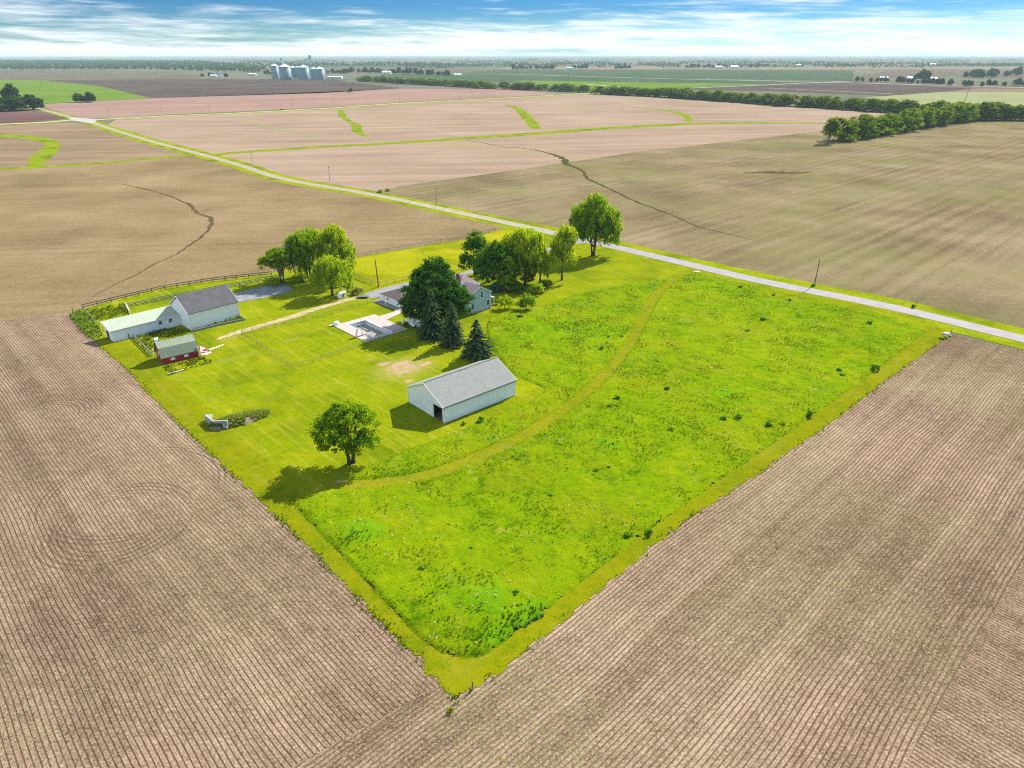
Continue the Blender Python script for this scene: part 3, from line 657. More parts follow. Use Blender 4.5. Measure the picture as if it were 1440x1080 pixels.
# ------------------------------------------------------------------ building helpers (local frame: x along ridge 0..L, y across 0..W)
def slab_profile(top, t):
    return list(top) + [(a, z - t) for a, z in reversed(top)]
def window(parent, o, face, a, z, w, h, pane=None, frame=None, t=0.09, sill=True):
    """o = wall plane offset; face 'x-','x+','y-','y+'; a = centre along the wall"""
    ax = face[0]; s = 1 if face[1] == '+' else -1
    def bx(m, a0, a1, z0, z1, d0, d1):
        d0, d1 = sorted((o + s * d0, o + s * d1))
        m.box(a0, a1, d0, d1, z0, z1) if ax == 'y' else m.box(d0, d1, a0, a1, z0, z1)
    f = MB(); e = .13
    bx(f, a - w / 2 - e, a - w / 2, z - h / 2 - e, z + h / 2 + e, -.02, t); bx(f, a + w / 2, a + w / 2 + e, z - h / 2 - e, z + h / 2 + e, -.02, t)
    bx(f, a - w / 2, a + w / 2, z + h / 2, z + h / 2 + e, -.02, t - .004); bx(f, a - w / 2, a + w / 2, z - h / 2 - e, z - h / 2, -.02, t + .03)
    bx(f, a - w / 2, a + w / 2, z - .03, z + .03, -.02, t - .02)
    win = f.build('window', frame or M_TRIM, parent)
    g = MB(); bx(g, a - w / 2 + .001, a + w / 2 - .001, z - h / 2 + .001, z + h / 2 - .001, -.01, .03); g.build('pane', pane or M_GLASS, win)
    return win
def panel(name, parent, o, face, a0, a1, z0, z1, m, t=0.05, d0=-.02):
    ax = face[0]; s = 1 if face[1] == '+' else -1; q0, q1 = sorted((o + s * d0, o + s * t)); b = MB()
    b.box(a0, a1, q0, q1, z0, z1) if ax == 'y' else b.box(q0, q1, a0, a1, z0, z1)
    return b.build(name, m, parent)
def gable_walls(parent, L, W, he, hr, mx, my, ridge=None, notch=None, x0=0.0, y0=0.0, name='wall'):
    rv = W / 2 if ridge is None else ridge
    b = MB()
    b.poly([(x0, y0, 0), (x0 + L, y0, 0), (x0 + L, y0, he), (x0, y0, he)]); b.poly([(x0 + L, y0 + W, 0), (x0, y0 + W, 0), (x0, y0 + W, he), (x0 + L, y0 + W, he)])
    wl = b.build(name, mx, parent)
    for x, sgn in ((x0, -1), (x0 + L, 1)):
        pts = [(x, y0 + W, 0), (x, y0 + W, he), (x, y0 + rv, hr), (x, y0, he), (x, y0, 0)]
        if notch and sgn < 0:
            n0, n1, nh = notch
            pts = [(x, y0 + W, 0), (x, y0 + W, he), (x, y0 + rv, hr), (x, y0, he), (x, y0, 0), (x, y0 + n0, 0), (x, y0 + n0, nh), (x, y0 + n1, nh), (x, y0 + n1, 0)]
        g = MB(); g.poly(pts if sgn < 0 else pts[::-1]); g.build('gable_wall', my, parent)
    return wl
def gable_roof(parent, L, W, he, hr, m, ov=.35, t=.14, x0=0.0, y0=0.0, name='roof', trim=None):
    s = (hr - he) / (W / 2); e = he - s * ov
    b = MB(); b.prism(slab_profile([(y0 - ov, e + t), (y0 + W / 2, hr + t), (y0 + W + ov, e + t)], t - .005), x0 - ov, x0 + L + ov)
    r = b.build(name, m, parent)
    if trim:
        for xx in (x0 - ov - .05, x0 + L + ov + .002):
            q = MB(); q.prism(slab_profile([(y0 - ov, e + t + .02), (y0 + W / 2, hr + t + .02), (y0 + W + ov, e + t + .02)], .26), xx, xx + .048)
            q.build('rake_board', trim, parent)
    return r

# ---- white pole barn with the open doorway
pb = empty('pole_barn', (*FO, 0), R(41.7), 'long white metal barn with grey roof and an open dark doorway on the lawn', 'barn')
L_, W_, HE, HR_ = 21.2, 14.1, 4.25, 7.6
gable_walls(pb, L_, W_, HE, HR_, M_METALX, M_METALY, notch=(0.55, 3.9, 3.55))
gable_roof(pb, L_, W_, HE, HR_, M_ROOFG, .4, .16, trim=M_TRIM)
MB().box(.15, L_ - .15, .15, W_ - .15, 0.05, 0.09).build('floor', M_FLOOR, pb)
df = MB(); df.box(-.06, .06, .40, .55, 0, 3.7).box(-.06, .06, 3.9, 4.05, 0, 3.7).box(-.062, .06, .55, 3.9, 3.55, 3.7); df.build('door_frame', M_TRIM, pb)
panel('sliding_door', pb, 0, 'x-', 4.15, 7.5, .12, 3.75, M_METALY, .13, .06)
tr = MB(); tr.box(-.2, -.13, .3, 7.6, 3.82, 3.92); tr.build('door_rail', M_TRIM, pb)
for (x, y) in ((-.05, -.05), (L_ + .05, -.05), (-.05, W_ + .05), (L_ + .05, W_ + .05)): MB().box(x - .08, x + .08, y - .08, y + .08, 0, HE - .02).build('corner_trim', M_TRIM, pb)
gs = MB(); gs.prism([(-.46, 3.93), (-.42, 3.93), (-.42, 4.12), (-.46, 4.12)], -.4, L_ + .4); gs.build('gutter', M_STEEL, pb)
MB().box(-.38, L_ + .38, W_ / 2 - .12, W_ / 2 + .12, HR_ + .17, HR_ + .26).build('ridge_cap', M_ROOFG, pb)

# ---- old white barn with its long low wing
mb = P(270, 465.5); br = R(46.5)
barn = empty('old_barn', mb, br, 'old white barn with charcoal gable roof and a long low pale green roofed wing', 'barn')
BL, BW, BE, BR_ = 15.3, 12.6, 5.55, 9.5
gable_walls(barn, BL, BW, BE, BR_, M_WHITE, M_WHITEY)
gable_roof(barn, BL, BW, BE, BR_, M_ROOFD, .35, .15, trim=M_TRIM)
panel('loft_door', barn, 0, 'x-', BW / 2 - .6, BW / 2 + .5, 6.9, 8.3, M_WHITEY, .06)
panel('door', barn, 0, 'x-', 1.5, 3.3, .1, 2.6, M_WHITEY, .06)
panel('hay_hook', barn, 0, 'x-', BW / 2 - .08, BW / 2 + .08, 8.75, 8.9, M_STEEL, .9)
for (x, y) in ((-.04, -.04), (BL + .04, -.04)): MB().box(x - .1, x + .1, y - .1, y + .1, 0, BE - .03).build('corner_board', M_TRIM, barn)
fd = MB(); fd.box(.2, BL - .2, -.06, .02, 0, .55); fd.build('foundation', M_CONC, barn)
# wing: runs to -x from the gable, in the farm's grid
wg = empty('wing', (0, 0, 0)); wg.parent = barn
Ww0, Wy, Wd = -19.4, 7.3, 5.6
wl = MB(); he, hb = 3.45, 4.75
wl.poly([(Ww0, Wy, 0), (-.02, Wy, 0), (-.02, Wy, he), (Ww0, Wy, he)]); wl.poly([(-.02, Wy + Wd, 0), (Ww0, Wy + Wd, 0), (Ww0, Wy + Wd, hb), (-.02, Wy + Wd, hb)])
bpy.data.objects.remove(wg)
wl.build('wing_wall', M_WHITE, barn)
we = MB(); we.poly([(Ww0, Wy + 3.0, 0), (Ww0, Wy + 3.0, 2.5), (Ww0, Wy + 5.0, 2.5), (Ww0, Wy + 5.0, 0), (Ww0, Wy + Wd, 0), (Ww0, Wy + Wd, hb), (Ww0, Wy, he), (Ww0, Wy, 0)]); we.build('wing_end_wall', M_WHITEY, barn)
MB().prism(slab_profile([(Wy - .35, he + .06), (Wy + Wd + .35, hb + .22)], .14), Ww0 - .45, -.03).build('wing_roof', M_ROOFP, barn)
MB().prism(slab_profile([(Wy - .36, he + .09), (Wy + Wd + .36, hb + .25)], .32), Ww0 - .52, Ww0 - .452).build('wing_rake_board', M_TRIM, barn)
MB().prism([(Wy - .40, he - .12), (Wy - .352, he - .12), (Wy - .352, he + .1), (Wy - .40, he + .1)], Ww0 - .4, -.1).build('wing_fascia', M_TRIM, barn)
for a in (-5.9, -2.9): window(barn, Wy, 'y-', a, 2.35, .95, .95, M_DARKIN, M_TRIM)
for a0 in (-10.6, -7.9, -4.7): panel('wing_door', barn, Wy, 'y-', a0, a0 + .95, .1, 2.1, M_WHITE, .06)
panel('wing_hatch', barn, Wy, 'y-', -15.4, -15.1, .1, 1.5, M_WOOD, .12)

# ---- small red barn with the gambrel roof
cp = P(230, 513.3)
coop = empty('red_coop', cp, R(38.5), 'small dark red barn with a green barn-style roof beside garden beds', 'shed')
CL, CW = 9.1, 6.4
prof = [(0, 1.95), (1.05, 4.25), (3.2, 5.55), (5.35, 4.25), (6.4, 1.95)]
b = MB(); b.poly([(0, 0, 0), (CL, 0, 0), (CL, 0, 1.95), (0, 0, 1.95)]); b.poly([(CL, CW, 0), (0, CW, 0), (0, CW, 1.95), (CL, CW, 1.95)]); b.build('wall', M_RED, coop)
for x, s in ((0, 1), (CL, -1)):
    pts = [(x, CW, 0)] + [(x, a, z) for a, z in prof[::-1]] + [(x, 0, 0)]
    g = MB(); g.poly(pts if s > 0 else pts[::-1]); g.build('gable_wall', M_RED, coop)
top = [(-.12, 1.85)] + [(a, z + .12) for a, z in prof[1:-1]] + [(CW + .12, 1.85)]
MB().prism(slab_profile(top, .11), -.3, CL + .3).build('roof', M_ROOFC, coop)
M_DKTRIM = plain('dark_trim', (.10, .08, .075), .7)
for xx in (-.345, CL + .302): MB().prism(slab_profile([(a, z + .015) for a, z in top], .17), xx, xx + .04).build('rake_trim', M_DKTRIM, coop)
for a in (2.6, 6.0): window(coop, 0, 'y-', a, 1.15, .85, .4, M_TRIM, M_TRIM, .06)
window(coop, 0, 'x-', 3.2, 2.3, .6, .8, M_TRIM, M_TRIM, .06)
dr = MB(); dr.box(CL + .03, CL + .12, -.75, .55, .15, 2.9); dr.build('white_door', M_TRIM, coop)
MB().box(CL + .12, CL + .17, -.2, -.12, 1.3, 1.42).build('door_handle', M_STEEL, bpy.data.objects[dr and 'white_door'])
v = MB(); v.box(-.1, .75, 3.7, 4.5, 5.0, 6.1).prism([(3.6, 6.1), (4.6, 6.1), (4.1, 6.45)], -.2, .85); v.build('roof_vent', M_TRIM, coop)

# ---- house
hs = P(690, 434)
house = empty('farmhouse', hs, FA, 'two storey blue grey house with white trimmed windows and mauve roofs behind the big maple', 'house')
W1 = 9.0
b = MB(); b.poly([(-W1, 0, 0), (0, 0, 0), (0, 0, 6.0), (-W1 / 2, 0, 8.35), (-W1, 0, 6.0)]); b.poly([(0, 0, 0), (0, 7, 0), (0, 7, 6.0), (0, 0, 6.0)]); b.poly([(-W1, 7, 0), (-W1, 0, 0), (-W1, 0, 6.0), (-W1, 7, 6.0)]); b.build('wall', M_TEAL, house)
MB().prism(slab_profile([(-W1 - .35, 5.95), (-W1 / 2, 8.52), (.35, 5.95)], .15), -.35, 6.97, axis='y').build('roof', M_ROOFH, house)
MB().prism(slab_profile([(-W1 - .36, 5.96), (-W1 / 2, 8.54), (.36, 5.96)], .34), -.40, -.352, axis='y').build('rake_board', M_TRIM, house)
for (a, z) in ((-3.75, 5.6), (-7.7, 5.5), (-1.1, 2.4), (-7.5, 2.4)): window(house, 0, 'y-', a, z, .95, 1.65)
for x in (-W1 - .02, .02): MB().box(x - .09, x + .09, -.11, .07, 0, 5.85).build('corner_board', M_TRIM, house)
MB().box(-W1 - .05, .06, -.07, .0, 0, .45).build('foundation', M_CONC, house)
# taller hipped block behind
x0, x1, y0, y1, e, hp = -6.6, 0.6, 7.0, 13.6, 7.0, 9.9
b = MB(); q = [(x0, y0), (x1, y0), (x1, y1), (x0, y1)]
for i in range(4): a, c = q[i], q[(i + 1) % 4]; b.poly([(*a, 0), (*c, 0), (*c, e), (*a, e)])
b.build('rear_wall', M_TEAL, house)
o_ = .45; A, B, Cc, D = (x0 - o_, y0 - o_, e), (x1 + o_, y0 - o_, e), (x1 + o_, y1 + o_, e), (x0 - o_, y1 + o_, e)
rc = [(x0 + 3.3, (y0 + y1) / 2, hp), (x1 - 3.3, (y0 + y1) / 2, hp)]
b = MB(); b.poly([A, B, rc[1], rc[0]]); b.poly([B, Cc, rc[1]]); b.poly([Cc, D, rc[0], rc[1]]); b.poly([D, A, rc[0]]); b.poly([D, Cc, B, A]); b.build('hip_roof', M_ROOFH, house)
MB().box(x0 - o_ - .02, x1 + o_ + .02, y0 - o_ - .02, y1 + o_ + .02, e - .2, e - .01).build('soffit', M_TRIM, house)
window(house, y0, 'y-', .8, 5.6, .8, 1.3); window(house, x1, 'x+', 9.5, 5.3, .9, 1.5); window(house, x1, 'x+', 12.2, 2.2, .9, 1.5)
ch = MB(); ch.box(-5.9, -5.1, 9.4, 10.2, e, 10.6).box(-6.0, -5.0, 9.3, 10.3, 10.6, 10.8); ch.build('chimney', M_BRICK, house)
MB().prism(slab_profile([(.36, 3.6), (3.2, 2.85)], .14), 1.4, 6.4, axis='y').build('porch_roof', M_TRIM, house)
for y in (1.6, 6.2): MB().box(2.9, 3.06, y - .08, y + .08, 0, 2.75).build('porch_post', M_TRIM, house)

# ---- garage
gp = P(562.5, 433.5)
gar = empty('garage', gp, FA, 'low white garage with a brown hipped roof beside the paved drive', 'garage')
GW, GL, ge, gh = 8.0, 10.6, 2.45, 4.25
b = MB(); q = [(0, 0), (GW, 0), (GW, GL), (0, GL)]
for i in range(4): a, c = q[i], q[(i + 1) % 4]; b.poly([(*a, 0), (*c, 0), (*c, ge), (*a, ge)])
b.build('wall', M_WHITEY, gar)
o_ = .5; A, B, Cc, D = (-o_, -o_, ge), (GW + o_, -o_, ge), (GW + o_, GL + o_, ge), (-o_, GL + o_, ge); rc = [(GW / 2, 4, gh), (GW / 2, GL - 4, gh)]
b = MB(); b.poly([A, B, rc[0]]); b.poly([B, Cc, rc[1], rc[0]]); b.poly([Cc, D, rc[1]]); b.poly([D, A, rc[0], rc[1]]); b.poly([D, Cc, B, A]); b.build('roof', M_ROOFB, gar)
MB().box(-o_ - .02, GW + o_ + .02, -o_ - .02, GL + o_ + .02, ge - .18, ge - .008).build('fascia', M_TRIM, gar)
window(gar, 0, 'x-', 6.9, 1.5, .8, .7)
panel('garage_door', gar, GL, 'y+', 1, 4, .1, 2.1, M_TRIM, .05); panel('garage_door', gar, GL, 'y+', 4.6, 7.4, .1, 2.1, M_TRIM, .05)
pp = P(542.5, 430.5); b = MB(); b.tube([(0, 0, 0), (0, 0, 1.9)], .09).tube([(0, 0, 1.9), (0, 0, 2.0)], .13); o = b.build('clothes_post', M_TRIM); o.location = pp; tag(o, 'single white post on the grass in front of the garage', 'post')

# ---- pool shed and what stands beside it
ps = P(591, 461)
shd = empty('pool_shed', ps, FA, 'small white pool shed with one dark window under the big maple', 'shed')
b = MB(); q = [(0, 0), (2.6, 0), (2.6, 7.2), (0, 7.2)]
for i in range(4): a, c = q[i], q[(i + 1) % 4]; b.poly([(*a, 0), (*c, 0), (*c, 2.45), (*a, 2.45)])
b.build('wall', M_WHITEY, shd); MB().prism(slab_profile([(-.2, 2.62), (2.8, 2.7)], .14), -.2, 7.4, axis='y').build('roof', M_TRIM, shd)
window(shd, 0, 'x-', 2.7, 1.6, .75, .75, M_GLASS, M_TRIM); panel('door', shd, 0, 'x-', 5.6, 6.5, .1, 2.05, M_TRIM, .05)
tk = empty('storage_tank', P(580, 460.5), R(128), 'white horizontal tank with domed ends beside the pool shed', 'tank')
b = MB(); n = 16; prof = [(0.02, -1.35), (.32, -1.25), (.5, -1.05), (.52, -.9), (.52, .9), (.5, 1.05), (.32, 1.25), (.02, 1.35)]
b.lathe(prof, n=n); b.v = [(z, x, y + .95) for x, y, z in b.v]; b.build('tank_body', M_TRIM, tk, True)
for x in (-.8, .8): MB().box(x - .08, x + .08, -.35, .35, .1, .5).build('leg', M_STEEL, tk)
MB().tube([(0, 0, 1.4), (0, 0, 1.62)], .16, 10).build('valve_cap', M_TRIM, tk)
fl = empty('pool_filter', P(567, 455), R(20), 'tall pale pool filter standing at the edge of the deck shade', 'filter')
MB().lathe([(.3, 0), (.42, .1), (.42, 1.0), (.34, 1.25), (.12, 1.4), (.1, 1.55)], n=14).build('filter_body', M_TRIM, fl, True)
MB().tube([(0, -.4, .3), (0, -.8, .3), (.3, -.9, .3)], .05).build('pipe', M_TRIM, fl); MB().box(.45, 1.0, -.3, .3, .12, .6).build('pump', M_STEEL, fl)

# ---- pool: deck slab with the sunken basin
pool = empty('swimming_pool', FF(20.8, 63, 0), FA, 'drained rectangular pool with grey floor sunk in a pale concrete deck', 'swimming pool')
def pl(u, v): return (u - 20.8, v - 63)
dx0, dx1, dy0, dy1 = 13.5 - 20.8, 28.3 - 20.8, 53.9 - 63, 72.2 - 63
bx0, bx1, by0, by1 = 17.2 - 20.8, 23.2 - 20.8, 55.3 - 63, 69.6 - 63
b = MB(); zt = .22
for (a0, a1, c0, c1) in ((dx0, bx0, dy0, dy1), (bx1, dx1, dy0, dy1), (bx0, bx1, dy0, by0), (bx0, bx1, by1, dy1)): b.box(a0, a1, c0, c1, .02, zt)
b.build('deck', M_DECK, pool)
b = MB(); zb = -1.25
for (p, q_) in (((bx0, by0), (bx1, by0)), ((bx1, by0), (bx1, by1)), ((bx1, by1), (bx0, by1)), ((bx0, by1), (bx0, by0))):
    b.poly([(*p, zb), (*q_, zb), (*q_, zt - .002), (*p, zt - .002)][::-1])
b.build('basin_wall', M_POOLW, pool)
MB().poly([(bx0, by0, zb), (bx1, by0, zb), (bx1, by1, zb), (bx0, by1, zb)]).build('basin_floor', M_POOLF, pool)
b = MB()
for (a0, a1, c0, c1) in ((bx0 - .35, bx0 + .05, by0 - .35, by1 + .35), (bx1 - .05, bx1 + .35, by0 - .35, by1 + .35), (bx0 + .05, bx1 - .05, by0 - .35, by0 + .05), (bx0 + .05, bx1 - .05, by1 - .05, by1 + .35)): b.box(a0, a1, c0, c1, zt + .004, zt + .07)
b.build('coping', M_TRIM, pool)
b = MB()
for k in range(4): b.box(bx0, bx0 + .35 * (4 - k), by1 - 3.0, by1, zb + .25 * k, zb + .25 * (k + 1) - .003)
b.build('pool_steps', M_POOLW, pool)

sl = empty('pool_slide', (*FF(14.0, 59.3).to_2d(), .22), FA - R(8), 'curved grey blue water slide with its ladder at the pool edge', 'slide')
path = [(.55, 0, 2.75), (1.1, 0, 2.7), (1.7, .0, 2.2), (2.4, .1, 1.45), (3.1, .25, .85), (3.8, .45, .55), (4.4, .6, .5)]
b = MB(); pr = []
for k, (x, y, z) in enumerate(path): pr.append([(x, y - .36, z + .28), (x, y - .28, z), (x, y + .28, z), (x, y + .36, z + .28)])
for k in range(len(pr) - 1):
    for j in range(3): b.poly([pr[k][j], pr[k + 1][j], pr[k + 1][j + 1], pr[k][j + 1]]); b.poly([(*p[:2], p[2] - .06) for p in (pr[k][j + 1], pr[k + 1][j + 1], pr[k + 1][j], pr[k][j])])
b.build('chute', M_SLIDE, sl)
b = MB()
for y in (-.3, .3): b.tube([(-.35, y, 0), (.25, y, 2.2), (.5, y, 3.15), (.8, y, 3.2), (1.1, y, 2.8)], .06)
for k in range(6): x = -.35 + .1 * k * 1.05; z = .35 * (k + .8); b.box(x - .12 + .02, x + .12, -.29, .29, z, z + .05)
b.build('ladder', M_SLIDE, sl)
for y in (-.25, .3): MB().tube([(1.7, y, 0), (1.55, y, 2.3)], .05).build('support_leg', M_STEEL, sl); MB().tube([(3.1, y + .2, 0), (3.05, y + .2, .85)], .05).build('support_leg', M_STEEL, sl)

cv = empty('covered_grill', P(473, 457.5), R(30), 'white covered grill standing at the far left corner of the pool deck', 'grill')
b = MB(); prof = [(1.0, 0), (.95, .5), (.8, .95), (.5, 1.2), (.1, 1.28)]
b.lathe(prof, n=12); rg = random.Random(2); b.v = [(x * 1.15 * rg.uniform(.85, 1.1), y * .8 * rg.uniform(.85, 1.1), z * rg.uniform(.92, 1.05) + .12) for x, y, z in b.v]; b.build('cover', M_TRIM, cv)
for x in (-.6, .6): MB().tube([(x, -.25, .12), (x, .25, .12)], .12, 10).build('wheel', M_RUBBER, cv)
MB().box(-2.1, -1.2, -.4, .4, .3, .36).build('side_shelf', M_TRIM, cv)

# ------------------------------------------------------------------ fences
_post = {}
def post_mesh(r, h, m, sq=False, pointed=False):
    key = (r, h, m.name, sq)
    if key not in _post:
        b = MB()
        if sq: b.box(-r, r, -r, r, 0, h)
        else: b.tube([(0, 0, 0), (0, 0, h - .02), (0, 0, h)], [r, r, r * .6], 6)
        me = b.mesh('post'); me.materials.append(m); _post[key] = me
    return _post[key]
def fence(name, pix, label, step, r, h, m, rails=(), rail_t=(.03, .07), wire=False, top=None, pts=None, sq=True, cat='fence', group=None, lean=0.0):
    pts = pts or [P(*q).to_2d() for q in pix]; o = pts[0]
    root = empty(name, (o.x, o.y, 0), 0, label, cat, group); rg = random.Random(len(label))
    spots = []
    for i in range(len(pts) - 1):
        d = pts[i + 1] - pts[i]; n = max(1, round(d.length / step))
        spots += [pts[i] + d * k / n for k in range(n)]
    spots.append(pts[-1])
    for q in spots:
        p = bpy.data.objects.new('post', post_mesh(r, h, m, sq)); C.objects.link(p); p.parent = root
        p.location = (q.x - o.x, q.y - o.y, 0); p.rotation_euler = (rg.gauss(0, .02 + lean), rg.gauss(0, .02 + lean), rg.uniform(0, .2))
    for z in rails:
        b = MB()
        for k in range(len(spots) - 1):
            a, c = spots[k] - o, spots[k + 1] - o; d = (c - a).normalized(); nn = Vector((-d.y, d.x)) * rail_t[0]; off = nn.normalized() * (r + rail_t[0] * .5)
            za, zc = z + rg.gauss(0, lean), z + rg.gauss(0, lean)
            q = [a + off - nn, a + off + nn, c + off + nn, c + off - nn]
            i = len(b.v); b.v += [(q[j].x, q[j].y, (za if j < 2 else zc) + s * rail_t[1]) for s in (-1, 1) for j in range(4)]
            b.f += [[i + t for t in f] for f in ((3, 2, 1, 0), (4, 5, 6, 7), (0, 1, 5, 4), (1, 2, 6, 5), (2, 3, 7, 6), (3, 0, 4, 7))]
        b.build('rail', m, root)
    if wire:
        b = MB()
        for i in range(len(pts) - 1):
            a, c = pts[i] - o, pts[i + 1] - o; b.poly([(a.x, a.y, .05), (c.x, c.y, .05), (c.x, c.y, h - .05), (a.x, a.y, h - .05)])
        b.build('wire_mesh', M_WIRE, root)
        b = MB()
        b.tube([(q.x - o.x, q.y - o.y, h - .02) for q in pts], .035, 5); b.build('top_rail', M_STEEL, root)
    return root
fence('board_fence', [(117, 435), (232, 407.5), (300, 396.5), (350, 391), (382, 388)], 'dark brown two rail board fence along the field behind the old barn', 4.4, .11, 1.7, M_WOODB, (1.5, .8), (.035, .12))
fence('board_fence', [(178, 433), (245, 419.5), (322, 404.5), (352, 399.5), (395, 391)], 'weathered grey rail fence just behind the old barn, inside the brown fence', 3.2, .10, 1.5, M_WOOD, (1.35, .85, .4), (.03, .11), lean=.02)
fence('board_fence', [(117, 435), (133, 454), (146, 466)], 'pale single rail fence running from the field corner to the end of the long wing', 4.5, .09, 1.4, M_WOOD, (1.25,), (.04, .10))
fence('gate', [(178, 433), (183, 442.5)], 'white pipe gate between the grey rail fence and the long wing', 6, .09, 1.9, M_TRIM, (1.7, 1.1, .5), (.04, .08), cat='gate')
fence('rail_fence', [(186.5, 473), (199, 486.5), (213, 500.5)], 'weathered rail fence bounding the weedy bed beside the red coop', 2.6, .10, 1.15, M_WOOD, (1.0, .55), (.05, .10), lean=.03)
fence('chain_link_fence', [(577, 463), (521, 482.5), (490, 493), (440, 511), (411, 519), (376, 494), (340, 471)], 'chain link fence along the near side of the pool yard', 3.2, .045, 1.35, M_STEEL, wire=True, sq=False)
fence('chain_link_fence', [(340, 471), (388, 460.5), (440, 449), (480, 438.5), (517, 428), (535, 421)], 'chain link fence along the dirt track side of the pool yard', 3.2, .045, 1.35, M_STEEL, wire=True, sq=False)
fence('wire_fence', [(497, 388), (514, 397), (532, 403), (555, 397.5), (578, 392), (620, 383), (660, 375)], 'green wire paddock fence beside the paved drive with wooden posts', 4.2, .08, 1.5, M_WOOD, (1.38,), (.02, .03), wire=True, sq=False)
fence('wire_fence', [(482, 367), (500, 362.5), (560, 351.5), (620, 341.5), (655, 336), (697, 325)], 'wire fence along the back of the paddock at the field edge', 5.0, .07, 1.5, M_WOOD, (1.38,), (.02, .03), wire=True, sq=False)
fence('pad_fence', [(345, 425.5), (366, 420), (382, 415)], 'three thin wooden posts with a wire beside the grey slab', 6.5, .09, 1.4, M_WOOD, (1.3,), (.015, .015), sq=False)

# retaining bed edge by the old barn; bed edge by the coop
def bed(name, pix, h, label, m, wd=.3, cat='bed edge'):
    pts = [P(*q).to_2d() for q in pix]; o = pts[0]; b = MB()
    for i in range(len(pts) - 1):
        a, c = pts[i] - o, pts[i + 1] - o; d = (c - a).normalized(); nn = Vector((-d.y, d.x)) * wd / 2
        q = [a - nn, c - nn, c + nn, a + nn]; i0 = len(b.v)
        b.v += [(p.x, p.y, z) for z in (0.02, h - .004 * i) for p in q]
        b.f += [[i0 + t for t in f] for f in ((3, 2, 1, 0), (4, 5, 6, 7), (0, 1, 5, 4), (1, 2, 6, 5), (2, 3, 7, 6), (3, 0, 4, 7))]
    ob = b.build(name, m); ob.location = (o.x, o.y, 0); return tag(ob, label, cat)
bed('bed_edging', [(272, 467), (309, 458), (344.5, 450.5), (343, 447.5)], .65, 'low grey timber edging of the plant bed along the old barn wall', M_WOOD)
bed('stone_edging', [(236, 527), (247, 524.5), (259, 521)], .35, 'pale stone edging of the plant bed in front of the red coop', M_STONE, .5)
pdp = sheet('slab', [P(*q).to_2d() for q in ((282, 499), (281, 487), (287, 489), (296, 495), (298, 497), (290, 500.5))], .16, M_DECK)
tb = MB(); pa, pb_ = P(294, 493).to_2d(), P(314.5, 485.5).to_2d(); d = pb_ - pa; nn = Vector((-d.y, d.x)).normalized() * .28
pts = [(-nn.x, -nn.y), (d.x - nn.x * .4, d.y - nn.y * .4), (d.x + nn.x * .4, d.y + nn.y * .4), (nn.x, nn.y)]
i0 = 0; tb.v = [(*p, z) for z in (.08, .26) for p in pts]; tb.f = [[3, 2, 1, 0], [4, 5, 6, 7], [0, 1, 5, 4], [1, 2, 6, 5], [2, 3, 7, 6], [3, 0, 4, 7]]
o = tb.build('plank_ramp', M_TRIM); o.location = (pa.x, pa.y, 0); tag(o, 'long white plank lying on the grass beside the red coop', 'plank')
ty = empty('wheelbarrow', P(289, 495.5, 0), R(20), 'small red and grey wheelbarrow on the slab beside the red coop', 'wheelbarrow')
ty.location.z = .165
b = MB(); b.v = [(x * s, y * s * .8, z) for z, s in ((.35, .6), (.65, 1)) for x, y in ((-.6, -.45), (.6, -.45), (.6, .45), (-.6, .45))]; b.f = [[3, 2, 1, 0], [0, 1, 5, 4], [1, 2, 6, 5], [2, 3, 7, 6], [3, 0, 4, 7]]; b.build('tray', M_PINKTOY, ty)
w_ = MB(); w_.tube([(.75, -.05, .2), (.75, .05, .2)], .2, 12); w_.build('wheel', M_RUBBER, ty)
b = MB()
for y in (-.25, .25): b.tube([(.75, y * .3, .2), (-.4, y, .4), (-1.2, y * 1.2, .62)], .025); b.tube([(-.4, y, .4), (-.45, y, 0)], .025)
b.build('frame', M_STEEL, ty)

# old earth-banked wall with its overgrown mound
rw = empty('bank_wall', P(301, 602), 0, 'broken grey concrete wing wall at the end of the overgrown earth mound', 'wall')
o2 = P(301, 602).to_2d()
def wall_piece(name, qa, qb, ha, hb_, t, m):
    a, c = P(*qa).to_2d() - o2, P(*qb).to_2d() - o2; d = (c - a).normalized(); nn = Vector((-d.y, d.x)) * t
    b = MB(); b.v = [(a.x, a.y, 0), (c.x, c.y, 0), (c.x + nn.x, c.y + nn.y, 0), (a.x + nn.x, a.y + nn.y, 0), (a.x, a.y, ha), (c.x, c.y, hb_), (c.x + nn.x, c.y + nn.y, hb_), (a.x + nn.x, a.y + nn.y, ha)]
    b.f = [[3, 2, 1, 0], [4, 5, 6, 7], [0, 1, 5, 4], [1, 2, 6, 5], [2, 3, 7, 6], [3, 0, 4, 7]]; return b.build(name, m, rw)
wall_piece('front_wall', (301.3, 602.3), (321.5, 602.5), 1.75, 1.95, .35, M_CONC)
wall_piece('side_wall', (290.5, 593.5), (301, 602), 1.65, 1.75, .35, M_CONC)
wall_piece('wing_wall', (291, 593), (300, 586), 1.75, .6, .3, M_STONE)
wall_piece('broken_pier', (316, 602.2), (322.5, 602.3), 1.2, .35, -.5, M_STONE)
mc = P(337, 592).to_2d(); n1, n2 = 40, 22
U, V = np.meshgrid(np.linspace(-1, 1, n1), np.linspace(-1, 1, n2), indexing='ij')
rr = np.sqrt(np.maximum(0, 1 - U ** 2 * .98)); ax = (P(377, 577).to_2d() - P(300, 598).to_2d()).normalized(); bx_ = Vector((-ax.y, ax.x))
LX, LY = U * 6.6, V * rr * 2.5
GX, GY = LX * ax.x + LY * bx_.x, LX * ax.y + LY * bx_.y
HZ = (1 - V ** 2) * rr * (1.15 - .45 * U) * (0.7 + .6 * fbm(GX * .6 + 9, GY * .6, 3)) + .02
